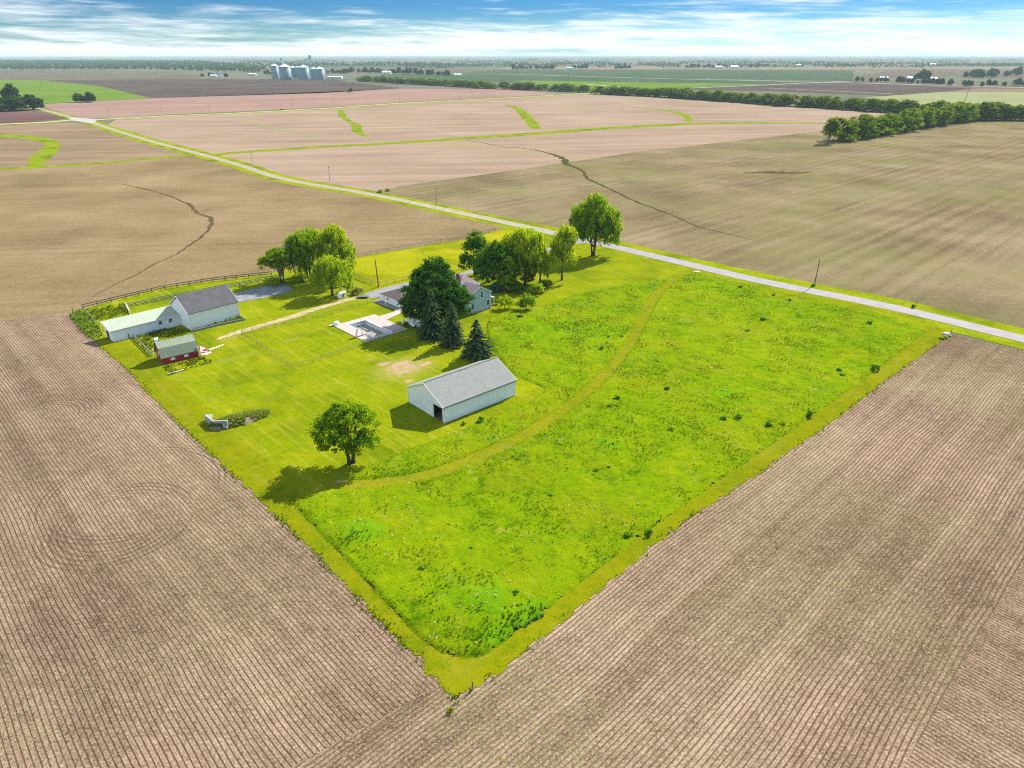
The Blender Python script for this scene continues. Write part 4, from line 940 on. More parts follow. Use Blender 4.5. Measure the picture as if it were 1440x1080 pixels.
idx = np.arange(n1 * n2).reshape(n1, n2); fc = np.stack([idx[:-1, :-1], idx[1:, :-1], idx[1:, 1:], idx[:-1, 1:]], -1).reshape(-1, 4)
mound = link('earth_mound', np_mesh('earth_mound', np.stack([GX, GY, HZ], -1).reshape(-1, 3), fc, None, True), M_SOILM); mound.location = (mc.x, mc.y, 0.04)
tag(mound, 'long low overgrown earth mound on the lawn behind the grey concrete wall', 'mound')
rg = np.random.default_rng(8); sel = rg.integers(0, n1 * n2, 1500); keep = fbm(GX.ravel()[sel] * .5, GY.ravel()[sel] * .5, 3) > .33; sel = sel[keep]
v, t = tufts(GX.ravel()[sel] + rg.normal(0, .2, len(sel)), GY.ravel()[sel] + rg.normal(0, .2, len(sel)), HZ.ravel()[sel], rg.uniform(.25, .7, len(sel)), np.full(len(sel), .45), rg.uniform(.3, 1.1, len(sel)), rg, 6, .12)
o = link('weeds', np_mesh('weeds', v, np.arange(len(v)).reshape(-1, 3), {'tint': t}), leaf_mat('mound_weeds', (0.10, 0.20, 0.012), (0.30, 0.33, 0.06), .42, (0.42, 0.33, 0.22), 1.4), mound); o['kind'] = 'stuff'

# weedy beds round the barns
def weeds(name, pix, label, dens, hm, seed, m=None, tint=.4):
    poly = [(p.x, p.y) for p in PL(pix)]; r_ = np.random.default_rng(seed)
    xs = [p[0] for p in poly]; ys = [p[1] for p in poly]; n = int((max(xs) - min(xs)) * (max(ys) - min(ys)) * dens)
    x = r_.uniform(min(xs), max(xs), n); y = r_.uniform(min(ys), max(ys), n); k = inside(x, y, poly) & (fbm(x * .5, y * .5, 3) + r_.normal(0, .08, n) > .40); x, y = x[k], y[k]; n = len(x)
    v, t = tufts(x, y, np.full(n, .05), np.abs(r_.normal(hm, hm * .35, n)) * (.5 + fbm(x * .7, y * .7, 2)), np.full(n, .4), r_.uniform(.0, .5, n) + tint, r_, 6, .15)
    o = link(name, np_mesh(name, v, np.arange(len(v)).reshape(-1, 3), {'tint': t}), m or M_TUFT); return tag(o, label, 'plants', kind='stuff')
weeds('weeds', [(186, 474), (205, 468), (240, 461), (270, 466), (262, 472), (216, 486), (214, 500)], 'weedy green bed between the long wing and the red coop', 3.5, .6, 1)
weeds('weeds', [(272, 466), (337, 447.5), (344, 450), (309, 457.5)], 'leafy plants growing in the bed along the old barn wall', 7, .9, 2, M_WEED)
weeds('weeds', [(231, 516), (282, 503), (298, 508), (296, 511), (238, 528)], 'yellow green flowering plants in the bed before the red coop', 7, .42, 3, None, .45)
weeds('weeds', [(118, 437), (176, 427), (182, 441), (133, 452)], 'thick green weeds in the small yard behind the long wing', 3.5, .6, 4)
weeds('weeds', [(98, 445), (106, 438), (116, 437), (140, 462), (146, 474), (128, 478), (112, 462)], 'dark scrubby weeds at the field corner left of the long wing', 4, .8, 5, M_WEED)
weeds('weeds', [(722, 884), (762, 862), (764, 867), (728, 889), (703, 908), (700, 902)], 'tall blue green reeds at the mown edge of the meadow', 8, .5, 6, leaf_mat('reed_blades', (0.06, 0.19, 0.05), (0.12, 0.27, 0.07), .45, None, 2.4), .35)
weeds('weeds', [(629, 1000), (636, 982), (662, 968), (668, 974), (645, 992), (634, 1004)], 'scrubby green weeds at the near tip of the grass lot', 5, .4, 7)

# ------------------------------------------------------------------ trees
LM = dict(
    lime=leaf_mat('leaf_lime', (0.19, 0.31, 0.005), (0.44, 0.52, 0.008), .52, None, .7),
    willow=leaf_mat('leaf_willow', (0.20, 0.31, 0.004), (0.44, 0.51, 0.007), .52, None, .7),
    mid=leaf_mat('leaf_mid', (0.11, 0.24, 0.004), (0.32, 0.42, 0.007), .50, None, .6),
    deep=leaf_mat('leaf_deep', (0.035, 0.125, 0.008), (0.12, 0.27, 0.012), .42, None, .5),
    maple=leaf_mat('leaf_maple', (0.024, 0.095, 0.010), (0.085, 0.20, 0.016), .36, None, .4),
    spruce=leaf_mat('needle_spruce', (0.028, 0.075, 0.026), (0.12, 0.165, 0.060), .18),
    teal=leaf_mat('leaf_bluegreen', (0.02, 0.105, 0.075), (0.06, 0.19, 0.12), .3),
    hedge=leaf_mat('leaf_hedge', (0.055, 0.130, 0.008), (0.24, 0.31, 0.012), .45, (0.32, 0.29, 0.03), .5),
    far=leaf_mat('leaf_far', (0.024, 0.070, 0.022), (0.070, 0.125, 0.032), .3),
    dry=leaf_mat('leaf_dry', (0.14, 0.16, 0.05), (0.30, 0.30, 0.10), .35))
def nrm(a): return a / np.maximum(np.linalg.norm(a, axis=1, keepdims=True), 1e-6)
def leaf_quads(c, axis, normal, ln, wd, tint):
    side = nrm(np.cross(axis, normal)); ln = ln[:, None]; wd = wd[:, None]
    v = np.stack([c - axis * ln / 2, c + side * wd / 2 - axis * ln * .08, c + axis * ln / 2, c - side * wd / 2 + axis * ln * .05], 1).reshape(-1, 3)
    return v, np.arange(len(v)).reshape(-1, 4), np.repeat(tint, 4)
def crown_mesh(name, blobs, nclump, per, cr, ls, seed, style='round', lobes=0):
    r = np.random.default_rng(seed); blobs = [tuple(map(float, b_)) for b_ in blobs]
    for k in range(lobes):                       # irregular side lobes break the outline
        b_ = blobs[int(r.integers(len(blobs)))]; d = r.normal(size=3); d /= np.linalg.norm(d); d[2] = abs(d[2]) * .8 - .15
        q = r.uniform(.22, .38); blobs.append((b_[0] + d[0] * b_[3] * 1.02, b_[1] + d[1] * b_[3] * 1.02, b_[2] + d[2] * b_[4] * 1.02, b_[3] * q, b_[4] * q))
    blobs = np.array(blobs)
    wts = blobs[:, 3] ** 2 * np.sqrt(blobs[:, 4] / blobs[:, 3]); bi = r.choice(len(blobs), nclump, p=wts / wts.sum()); B = blobs[bi]
    d = nrm(r.normal(size=(nclump, 3))); d[:, 2] = np.where(d[:, 2] < -.55, -d[:, 2], d[:, 2])
    rad = r.uniform(.25, 1.0, nclump) ** .45
    cc = B[:, :3] + d * rad[:, None] * np.stack([B[:, 3], B[:, 3], B[:, 4]], 1)
    cs = cr * r.uniform(.6, 1.35, nclump); ct = np.clip(r.normal(.45, .22, nclump), 0, 1)
    k = np.repeat(np.arange(nclump), per); n = len(k)
    off = r.normal(size=(n, 3)); off = nrm(off) * (r.uniform(0, 1, n) ** .5)[:, None]
    if style == 'willow': sc = np.array([.75, .75, 1.5])
    elif style == 'flat': sc = np.array([1.15, 1.15, .55])
    else: sc = np.array([1, 1, .75])
    c = cc[k] + off * sc * cs[k][:, None]
    out = nrm(d[k] * .7 + off * .8)
    if style == 'willow':
        axis = nrm(out * np.array([.45, .45, .1]) + np.array([0, 0, -1.0]) + r.normal(0, .25, (n, 3))); nn = nrm(out + r.normal(0, .5, (n, 3)))
        ln = ls * 1.7 * r.uniform(.6, 1.4, n); wd = ls * .55 * r.uniform(.7, 1.3, n)
    else:
        nn = nrm(out * .6 + np.array([0, 0, .55]) + r.normal(0, .55, (n, 3))); axis = nrm(np.cross(nn, r.normal(size=(n, 3))))
        ln = ls * r.uniform(.65, 1.4, n); wd = ln * r.uniform(.55, .85, n)
    tint = np.clip(ct[k] + r.normal(0, .16, n), 0, 1)
    v, f, t = leaf_quads(c, axis, nn, ln, wd, tint)
    return np_mesh(name, v, f, {'tint': t}), cc
def trunk_mesh(h0, top, r0, targets, seed, lean=(0, 0), n=8, forks=1):
    rg = random.Random(seed); b = MB()
    for q in range(forks):
        ang = q * 2 * PI_ / forks + rg.uniform(0, 1); off = .0 if forks == 1 else r0 * .9
        bx__, by__ = off * math.cos(ang), off * math.sin(ang); sp = 0 if forks == 1 else .14 * top
        pts = [(bx__, by__, 0), (bx__ * 1.05, by__ * 1.05, .35 * h0)]
        pts += [(bx__ + lean[0] * t + sp * t * math.cos(ang) + rg.gauss(0, .15), by__ + lean[1] * t + sp * t * math.sin(ang) + rg.gauss(0, .15), h0 * .35 + (top - h0 * .35) * t) for t in (.3, .6, 1)]
        rr_ = r0 / forks ** .4
        b.tube(pts, [rr_ * 1.35, rr_, rr_ * .8, rr_ * .5, rr_ * .15], n)
    for t in targets:
        z0 = rg.uniform(h0 * .75, h0 + (top - h0) * .45); k = z0 / top
        s = Vector((lean[0] * k, lean[1] * k, z0)); e = Vector(t); m_ = s.lerp(e, .5) + Vector((0, 0, -.05 * (e - s).length)); rb = r0 * rg.uniform(.22, .38)
        b.tube([s, m_, e], [rb, rb * .6, rb * .18], 5)
    return b.mesh('trunk', True)
def tree(name, loc, label, cat, blobs, nclump, per, cr, ls, lm, seed, h0, r0, style='round', limbs=12, group=None, forks=1, rz=0.0, bark=None, lean=(0, 0)):
    root = empty(name, loc, rz, label, cat, group)
    cm, cc = crown_mesh('crown', blobs, int(nclump * 1.15), per, cr * .92, ls, seed, style, 9)
    link('crown', cm, LM[lm], root); top = max(b[2] + b[4] * .6 for b in blobs)
    rg = random.Random(seed); tg = [tuple(cc[i]) for i in rg.sample(range(len(cc)), min(limbs, len(cc)))]
    link('trunk', trunk_mesh(h0, top, r0, tg, seed, lean, forks=forks), bark or M_BARK, root)
    return root
def conifer(name, loc, label, H, Rb, seed, lm='spruce', z0=.6, group=None):
    root = empty(name, loc, 0, label, 'tree', group); r = np.random.default_rng(seed); Vs, As, Ns, Ls, Ts = [], [], [], [], []
    nl = int(H * 2.6)
    for i in range(nl):
        t = i / nl; z = z0 + (H - z0) * t; rad = Rb * (1 - t) ** .8 * r.uniform(.85, 1.12) + .15; nb = int(7 + 12 * (1 - t))
        for j in range(nb):
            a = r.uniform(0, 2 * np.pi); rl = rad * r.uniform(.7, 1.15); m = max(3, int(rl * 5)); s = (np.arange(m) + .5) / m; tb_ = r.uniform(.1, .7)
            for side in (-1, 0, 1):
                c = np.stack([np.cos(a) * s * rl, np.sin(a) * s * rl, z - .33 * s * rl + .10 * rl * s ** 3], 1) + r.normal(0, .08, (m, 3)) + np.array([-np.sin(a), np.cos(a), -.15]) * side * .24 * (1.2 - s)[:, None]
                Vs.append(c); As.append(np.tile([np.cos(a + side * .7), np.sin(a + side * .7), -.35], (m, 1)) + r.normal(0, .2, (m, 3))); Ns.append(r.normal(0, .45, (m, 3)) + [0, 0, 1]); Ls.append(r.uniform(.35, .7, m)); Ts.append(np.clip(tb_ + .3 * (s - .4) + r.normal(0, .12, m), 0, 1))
    v, f, t = leaf_quads(np.concatenate(Vs), nrm(np.concatenate(As)), nrm(np.concatenate(Ns)), np.concatenate(Ls), np.concatenate(Ls) * .5, np.concatenate(Ts))
    link('crown', np_mesh('crown', v, f, {'tint': t}), LM[lm], root)
    link('trunk', MB().tube([(0, 0, 0), (0, 0, H * .5), (0, 0, H * .97)], [.3, .18, .03], 8).mesh('trunk', True), M_BARK, root)
    return root

tree('broadleaf_tree', P(494, 651), 'lone round green tree standing on the lawn edge near the front meadow', 'tree',
     [(-2.2, -.3, 8.2, 5.2, 3.9), (2.0, 1, 8.8, 4.6, 3.6), (0, .5, 10.8, 3.8, 2.6), (-4.3, .5, 6.8, 2.6, 1.8), (3.3, -1.2, 6.3, 2.6, 2.0), (-1, 0, 11.5, 2.2, 1.9), (-1.6, 0, 5.0, 4.2, 2.3), (2.4, 0, 4.8, 3.4, 2.2)], 300, 52, 1.05, .42, 'mid', 1, 3.6, .5, limbs=26, forks=2)
tree('maple_tree', P(612, 457), 'very large dark green maple between the garage and the house', 'tree',
     [(0, 0, 11.5, 7.8, 7.6), (-5.2, 1, 8.0, 5.6, 5.0), (5.6, -1, 8.5, 5.8, 5.6), (.8, .5, 17.8, 3.8, 3.6), (-2.8, 0, 14.2, 4.0, 3.8), (5, -1, 5.5, 6.0, 4.0), (7.4, -1, 9, 3.0, 3.4), (3, -.5, 14, 3.8, 3.6), (-6, 0, 6, 4.5, 3.5), (-5.5, 2.5, 4, 4.6, 3.2), (-2, -2, 4, 5, 3)], 700, 52, 1.35, .50, 'maple', 2, 4, .6, limbs=22)
conifer('spruce_tree', P(609, 473.5), 'dark spruce standing nearest the pool shed', 14.6, 5.0, 3)
conifer('spruce_tree', P(637.5, 485), 'grey green spruce, middle one of three in front of the big maple', 12.6, 4.2, 4)
conifer('spruce_tree', P(671, 502), 'broad dark spruce closest to the white pole barn', 11.0, 5.0, 5)
tree('maple_tree', P(667, 388), 'tall narrow dark green tree farthest behind the house roof', 'tree',
     [(0, 0, 8.0, 5.0, 6.0), (.5, 0, 14, 3.4, 3.3), (-2.8, 0, 5, 3.4, 3.2), (1.5, 0, 11.5, 3.6, 2.8), (2.5, 0, 4, 3.4, 3)], 230, 48, 1.15, .46, 'deep', 6, 2.5, .35)
tree('maple_tree', P(703, 405), 'bushy dark green tree right behind the house corner', 'tree',
     [(0, 0, 9, 5.6, 6.8), (-1.5, 0, 13.5, 4.2, 3.4), (2.8, -1, 8.0, 4.2, 5.8), (-3, 0, 5, 4.2, 4), (1, 0, 4, 5, 3.4)], 320, 48, 1.2, .46, 'deep', 7, 2, .35)
tree('broadleaf_tree', P(714, 410), 'bright green narrow tree beside the dark tree at the house', 'tree',
     [(0, 0, 6.0, 3.4, 5.4), (.4, 0, 10, 2.5, 2.4), (0, 0, 3, 3, 2.5)], 120, 48, 1.0, .42, 'mid', 27, 1.5, .25)
tree('willow_tree', P(738, 402), 'tall loose yellow green tree right of the house trees, tallest of that clump', 'tree',
     [(-2.4, 0, 12.5, 5.2, 6.0), (2.8, 0, 12, 4.8, 6.4), (0, 1, 17, 5.2, 2.9), (-5, 1, 15, 3.4, 3.6), (4.9, 0, 15, 2.8, 3.4), (-4, 1, 8, 3.4, 4.5), (3.5, 0, 7.5, 3.6, 4.2), (-1, 0, 6, 3, 3.5)], 340, 46, 1.25, .46, 'willow', 8, 6, .42, 'willow', limbs=20)
tree('willow_tree', P(759.5, 400), 'smaller drooping yellow green tree between the two tall loose ones', 'tree',
     [(-1.2, 0, 8.0, 3.9, 3.8), (2.8, 0, 6.8, 3.4, 3.2), (0, 0, 10, 3, 2.0), (-3, 0, 6, 2.5, 3), (0, 0, 4.5, 3.6, 2.8)], 160, 46, 1.1, .42, 'willow', 9, 3.4, .32, 'willow', limbs=14)
tree('willow_tree', P(790, 394), 'slender yellow green tree with a bare trunk left of the huge roadside tree', 'tree',
     [(0, 0, 13, 4.4, 5.0), (2.4, 0, 15.5, 3.2, 3.2), (-2.8, 0, 10.5, 3.0, 4.2), (1, 0, 17.5, 3.2, 2.0), (3, 0, 9, 2.4, 3.6), (-1, 0, 7.5, 3.0, 3.2)], 200, 46, 1.1, .43, 'willow', 10, 5.5, .36, 'willow', limbs=16)
tree('willow_tree', P(834, 360), 'huge rounded green tree beside the road at the drive entrance', 'tree',
     [(0, 0, 13.5, 9.0, 8.4), (-5, 0, 14, 6.0, 6.6), (5.2, 0, 12.5, 6.4, 7.2), (-.5, 0, 20.5, 5.4, 4.2), (6, 0, 8, 5.0, 5.0), (-6, 1, 8.5, 4.2, 4.2)], 560, 50, 1.4, .55, 'mid', 11, 4.5, .6, 'willow', limbs=24, forks=3)
tree('maple_tree', P(685, 398), 'low dark green tree filling the gap between the tall narrow tree and the house', 'tree',
     [(0, 0, 6.5, 4.6, 5.6), (2, 0, 9.5, 3.4, 3.4), (-2.5, 0, 5, 3, 3.4)], 200, 48, 1.15, .46, 'deep', 51, 2, .3)
tree('broadleaf_tree', P(722, 396), 'mid green tree behind the dark one, left of the tall loose tree', 'tree',
     [(0, 0, 8, 4.4, 6), (-1.5, 0, 13, 3.4, 3.2), (2, 0, 5, 3.6, 4)], 190, 48, 1.15, .46, 'mid', 52, 2, .3)
# bushes by the house
def bush(px_, py_, w_, h, lm, label, seed, name='shrub', nc=46, group=None):
    return tree(name, P(px_, py_), label, 'bush', [(0, 0, h * .52, w_ * .42, h * .44), (w_ * .2, 0, h * .4, w_ * .3, h * .36), (-w_ * .22, 0, h * .36, w_ * .27, h * .32)], nc, 40, w_ * .16, .36, lm, seed, .5, .12, limbs=6, group=group)
bush(710, 434, 5.6, 4.6, 'lime', 'bright lime bush next to the house wall', 12)
bush(740, 435, 6.4, 5.4, 'mid', 'round mid green bush, frontmost of those right of the house', 13, nc=70)
bush(754, 414, 5.8, 4.4, 'lime', 'low spreading lime bush behind the round one beside the house', 14)
bush(696, 412, 4.2, 3.6, 'teal', 'blue green shrub against the porch of the house', 15)
bush(700, 428, 2.6, 2.2, 'teal', 'small blue green shrub in the shade of the house', 16, nc=24)
bush(731, 447.5, 2.2, 1.1, 'dry', 'low tawny bush at the edge of the lawn right of the house', 17, nc=16)
bush(742, 400, 5.5, 5.0, 'deep', 'dark bush at the foot of the tall loose tree', 53, nc=60)
bush(726, 412, 6, 4.6, 'deep', 'dark green bush under the bright narrow tree', 54, nc=60)
bush(766, 402, 5, 2.4, 'mid', 'low green scrub under the small drooping tree', 55, nc=40)
bush(572, 460, 2.0, 1.6, 'deep', 'small dark shrub between the pool deck and the shed', 18, nc=16)
# trees left
tree('broadleaf_tree', P(397.5, 398), 'spreading green tree with bare lower twigs beside the grey slab', 'tree',
     [(-1, 0, 8.6, 5.6, 3.7), (2.6, 0, 8.2, 4.8, 3.7), (-4.4, 0, 6.6, 3.4, 2.6), (0, 0, 10.8, 4.2, 2.2)], 230, 44, 1.05, .43, 'mid', 19, 3.0, .42, limbs=40, forks=2)
tree('willow_tree', P(435, 391), 'large dense green tree left of the tallest one in the clump behind the slab', 'tree',
     [(-1, 0, 9.5, 7.0, 6.4), (4, 0, 9.5, 6.0, 7.2), (-5, 0, 10.5, 4.4, 4.8), (1, 0, 14.6, 6, 2.6), (-3, 0, 5, 4, 3.5)], 400, 50, 1.3, .48, 'mid', 20, 3, .5, 'willow', limbs=18, forks=2)
tree('willow_tree', P(479, 396), 'tallest yellow green tree of the clump beside the paddock', 'tree',
     [(-1.5, 0, 13, 5.8, 6.4), (1.6, 0, 9.0, 5.2, 7), (-.5, 0, 17, 4.4, 2.9), (-4, 0, 8, 4, 5)], 340, 50, 1.25, .46, 'willow', 21, 3.5, .45, 'willow', limbs=16)
tree('willow_tree', P(467.5, 415.5), 'light yellow green tree in front of the clump, next to the dirt track', 'tree',
     [(-1, 0, 8.2, 5.2, 4.8), (3, 0, 6.8, 5.0, 4.8), (-4, 0, 5.8, 3.4, 3.8), (.5, 0, 11, 3.8, 1.9)], 270, 46, 1.1, .42, 'lime', 22, 2.6, .45, 'willow', limbs=16)
bush(503, 414, 4.6, 2.6, 'dry', 'sparse grey green bush where the dirt track meets the paved drive', 23, nc=22)
bush(384, 401, 6.5, 2.6, 'lime', 'low leafy scrub at the foot of the spreading tree beside the slab', 24, nc=36)
bush(489, 409, 3.4, 4.4, 'willow', 'small leafy sapling behind the white hut beside the dirt track', 25, nc=26)
bush(425, 396, 6.5, 3.0, 'lime', 'bright undergrowth at the back of the left tree clump', 26, nc=36)
hut = empty('hut', P(481, 418), FA + R(8), 'tiny white hut with a pitched roof beside the dirt track', 'hut')
MB().box(-1.3, 1.3, -.8, .8, 0, 1.7).build('wall', M_WHITE, hut); MB().prism(slab_profile([(-1.0, 1.6), (0, 2.2), (1.0, 1.6)], .1), -1.5, 1.5).build('roof', M_ROOFP, hut)
panel('door', hut, -.8, 'y-', -.4, .4, .05, 1.5, M_WOOD, .04)
tr_ = empty('trailer', P(511, 419), FA + R(140), 'low flat pale trailer parked beside the sparse bush', 'trailer')
MB().box(-1.9, 1.9, -.9, .9, .55, .75).build('bed', M_STEEL, tr_); MB().prism([(-.05, .5), (.05, .5), (.05, .6), (-.05, .6)], 1.9, 3.2).build('drawbar', M_STEEL, tr_)
for y in (-.98, .98): b = MB(); b.tube([(0, y - .1, .34), (0, y + .1, .34)], .34, 12); b.build('wheel', M_RUBBER, tr_)

# shrubs scattered through the meadow
SH = [(827, 459, .9), (855, 476, 1.1), (875, 475, 1.3), (846, 493, 1.3), (924, 510, .8), (866, 562, 1.5), (828, 574, 1.0), (856, 574, .9), (867, 573, .7), (829, 588, .7), (943, 607, 1.4), (1017, 592, 1.3), (1038, 590, 1.6), (1081, 599, 1.7), (1099, 599, 1.3), (1138, 586, 1.8), (1051, 467, 1.1), (1074, 452, 1.8), (1104, 478, 1.0), (938, 549, 1.2), (1222, 456.5, 1.7), (1180, 523, 1.3), (1184, 529, 1.4), (1230, 521, 2.0), (882, 756, 1.3), (912, 753, 1.4), (596, 801, 1.2), (725, 838, 1.1), (731, 855, 1.0), (773, 699, .9), (608, 845, .6), (662, 774, .7), (677, 593, 1.6), (652, 597, 1.0), (838, 664, 1.0), (856, 660, .8), (1155, 503, .8), (1088, 417, 1.4), (1040, 405, 1.5), (1110, 424, 1.2)]
vm = []
for s in range(4):
    cm, cc = crown_mesh('foliage', [(0, 0, .45, .55, .5), (.4, .1, .3, .4, .35), (-.35, -.1, .3, .35, .3)], 16, 26, .26, .20, 60 + s)
    b = MB()
    for t in cc[:7]: b.tube([(0, 0, 0), tuple(t)], [.03, .01], 4)
    cm.materials.append(LM['mid' if s == 2 else 'deep']); st = b.mesh('stem'); st.materials.append(M_BARK); vm.append((cm, st))
WHERE = {0: 'small dark shrub in the upper left meadow near the mown path', 1: 'dark shrub near the middle of the meadow', 2: 'dark shrub towards the right edge of the meadow', 3: 'small shrub in the near tip of the meadow', 4: 'pale weed clump beside the pole barn lawn', 5: 'dark low shrub at the roadside end of the meadow'}
for i, (x, y, s) in enumerate(SH):
    k = 4 if (x < 690 and y < 600) else 3 if y > 640 else 0 if x < 930 and y < 520 else 5 if y < 470 else 2 if x > 1140 else 1
    root = empty('meadow_shrub', P(x, y), i * 1.3, WHERE[k], 'shrub', ['shrubs by the mown path', 'shrubs in mid meadow', 'shrubs at the right edge of the meadow', 'shrubs in the near tip of the meadow', 'weed clumps by the pole barn', 'shrubs at the road end of the meadow'][k])
    root.scale = (s * .85, s * .85, s * .72); root.location.z = .15
    for nm, me in zip(('foliage', 'stem'), vm[i % 4]):
        o = bpy.data.objects.new(nm, me); C.objects.link(o); o.parent = root

# ------------------------------------------------------------------ hedgerow trees and far trees (copies share meshes)
HV = []
for s in range(7):
    r_ = random.Random(s); bl = [(0, 0, .50, .44, .46), (r_.uniform(-.2, .2), r_.uniform(-.2, .2), .76, .30, .22), (.26, r_.uniform(-.2, .2), .34, .34, .34), (-.28, r_.uniform(-.2, .2), .30, .33, .30), (r_.uniform(-.3, .3), .2, .14, .36, .16)]
    cm, cc = crown_mesh('crown', [tuple(a * 20 for a in b_) for b_ in bl], 130, 28, 2.0, 1.1, 100 + s); cm.materials.append(LM['hedge'])
    tm = trunk_mesh(4, 15, .45, [tuple(c) for c in cc[:5]], s); tm.materials.append(M_BARK); HV.append((cm, tm))
FV = []
for s in range(5):
    r_ = random.Random(50 + s); bl = [(0, 0, 8.5, 7.5, 7.5), (4, 0, 5.5, 5.5, 5.5), (-4, 2, 5.5, 5.5, 5.5), (r_.uniform(-2, 2), 0, 13, 4.5, 4)]
    cm, cc = crown_mesh('far_tree', bl, 70, 20, 2.3, 2.0, 200 + s); cm.materials.append(LM['far']); FV.append(cm)
def hedge(pix, n, hs, label, group, seed, spread=4.0, wide=1.0):
    pts = smooth_line(PL(pix), 12); L = [0]
    for a, c in zip(pts, pts[1:]): L.append(L[-1] + (c - a).length)
    r_ = random.Random(seed)
    for i in range(n):
        d = L[-1] * (i + r_.uniform(.2, .8)) / n; k = max(j for j in range(len(L)) if L[j] <= d); k = min(k, len(pts) - 2)
        q = pts[k].lerp(pts[k + 1], (d - L[k]) / max(L[k + 1] - L[k], 1e-6)); h = hs * r_.uniform(.72, 1.12) * (1.1 if r_.random() < .1 else 1)
        root = empty('hedgerow_tree', (q.x + r_.gauss(0, spread), q.y + r_.gauss(0, spread), 0), r_.uniform(0, 6.28), label, 'tree', group)
        sx = h / 20 * r_.uniform(.9, 1.25) * wide; root.scale = (sx, sx, h / 20)
        for nm, me in zip(('crown', 'trunk'), HV[r_.randrange(7)]):
            o = bpy.data.objects.new(nm, me); C.objects.link(o); o.parent = root
hedge([(1178, 199), (1215, 194), (1258, 186.5), (1295, 179.5), (1340, 173), (1378, 168)], 30, 20.5, 'bushy green tree in the near hedgerow that juts into the tilled field', 'trees of the near hedgerow', 1, 2.5, 1.1)
hedge([(1380, 168.5), (1410, 169), (1450, 170), (1500, 171)], 14, 18, 'bushy green tree in the hedgerow turning right to the photo edge', 'trees of the right hedgerow', 2, 3, 1.25)
hedge([(840, 132), (880, 134), (937, 137), (1010, 142), (1080, 147), (1180, 153.5), (1280, 160), (1330, 163), (1370, 166)], 104, 16.5, 'bushy green tree in the long hedgerow behind the pale fields', 'trees of the long hedgerow', 3, 4, 1.6)
hedge([(505, 114), (560, 117), (620, 120.5), (700, 125), (780, 128), (828, 130)], 72, 16, 'dark bushy tree in the far hedgerow behind the pink field', 'trees of the far hedgerow', 4, 5, 1.8)
# lone end tree of the near hedgerow
tree('broadleaf_tree', P(1165, 202), 'tall round tree ending the near hedgerow in the tilled field', 'tree', [(0, 0, 10, 7, 8), (3, 0, 13, 5.5, 6.5), (0, 0, 17, 5.5, 5)], 150, 34, 2.0, .95, 'hedge', 31, 3, .5)
def far_trees(pix, n, hs, label, group, seed, jx=0, lm=None, w=1.0):
    pts = PL(pix) if len(pix) > 1 else None; r_ = random.Random(seed)
    for i in range(n):
        t = (i + r_.random()) / n * (len(pix) - 1); k = min(int(t), len(pix) - 2); q = pts[k].lerp(pts[k + 1], t - k)
        o = bpy.data.objects.new('far_tree', FV[r_.randrange(5)]); C.objects.link(o); h = hs * r_.uniform(.65, 1.25) / 18
        o.location = (q.x, q.y + r_.uniform(-jx, jx), 0); o.rotation_euler = (0, 0, r_.uniform(0, 6)); o.scale = (h * w, h * w, h); tag(o, label, 'tree', group)
far_trees([(-6, 157), (12, 155), (30, 155), (47, 155.5)], 12, 19, 'dark tree in the farmyard clump beside the maroon field', 'trees of the left farmyard', 11, 20, w=1.25)
far_trees([(20, 152), (23, 152)], 2, 34, 'tallest dark tree of the farmyard clump beside the maroon field', 'tall farmyard trees', 12, 5, w=.75)
far_trees([(109, 144), (116, 144), (124, 144), (133, 144)], 6, 15, 'dark tree in the small pair of clumps between the green and pink fields', 'trees between the green and pink fields', 13, 5, w=1.25)
far_trees([(496, 102.5), (530, 103), (560, 104), (600, 105.5), (634, 107)], 30, 22, 'dark tree in the far row behind the hedgerow right of the grain bins', 'trees right of the grain bins', 14, 40)
far_trees([(372, 104.5), (386, 106)], 4, 18, 'dark tree beside the left grain bins', 'trees beside the bins', 15, 20)
far_trees([(456, 104), (480, 103.5), (494, 103)], 12, 18, 'dark tree behind the grain bins', 'trees behind the bins', 16, 40)
far_trees([(720, 98), (750, 97.5), (782, 97.5)], 14, 24, 'dark far tree in the left row beyond the highway', 'left trees beyond the highway', 17, 30)
far_trees([(804, 97), (826, 97)], 7, 26, 'dark far tree in the middle clump beyond the highway', 'middle trees beyond the highway', 18, 30)
far_trees([(863, 97), (886, 97)], 7, 24, 'dark far tree in the right clump beyond the highway', 'right trees beyond the highway', 19, 30)
far_trees([(962, 96), (1000, 95.5), (1068, 95.5)], 16, 24, 'dark far tree around the distant right farmstead', 'trees of the distant farmstead', 20, 40)
far_trees([(1204, 115), (1240, 115), (1275, 117), (1300, 118), (1340, 120.5), (1380, 121)], 34, 15, 'dark tree around the white farm buildings on the right', 'trees of the right farmstead', 21, 60)
far_trees([(1284, 113), (1296, 113), (1300, 113.5)], 4, 30, 'big dark tree towering over the right farmstead', 'tall trees of the right farmstead', 22, 15)
far_trees([(1360, 110), (1390, 108.5), (1434, 105)], 20, 26, 'dark tree in the wood behind the right farmstead', 'trees behind the right farmstead', 23, 60)
far_trees([(1380, 121.5), (1420, 121), (1450, 121)], 8, 16, 'dark tree at the far right roadside', 'trees at the far right road', 24, 20)
far_trees([(280, 108), (300, 108.5), (326, 108.5)], 8, 16, 'dark tree around the small white farmhouse left of the bins', 'trees left of the bins', 25, 20)
far_trees([(500, 129.5), (483, 130.5)], 2, 9, 'lone dark bush between the dark and pink fields', 'bushes between the dark and pink fields', 26)

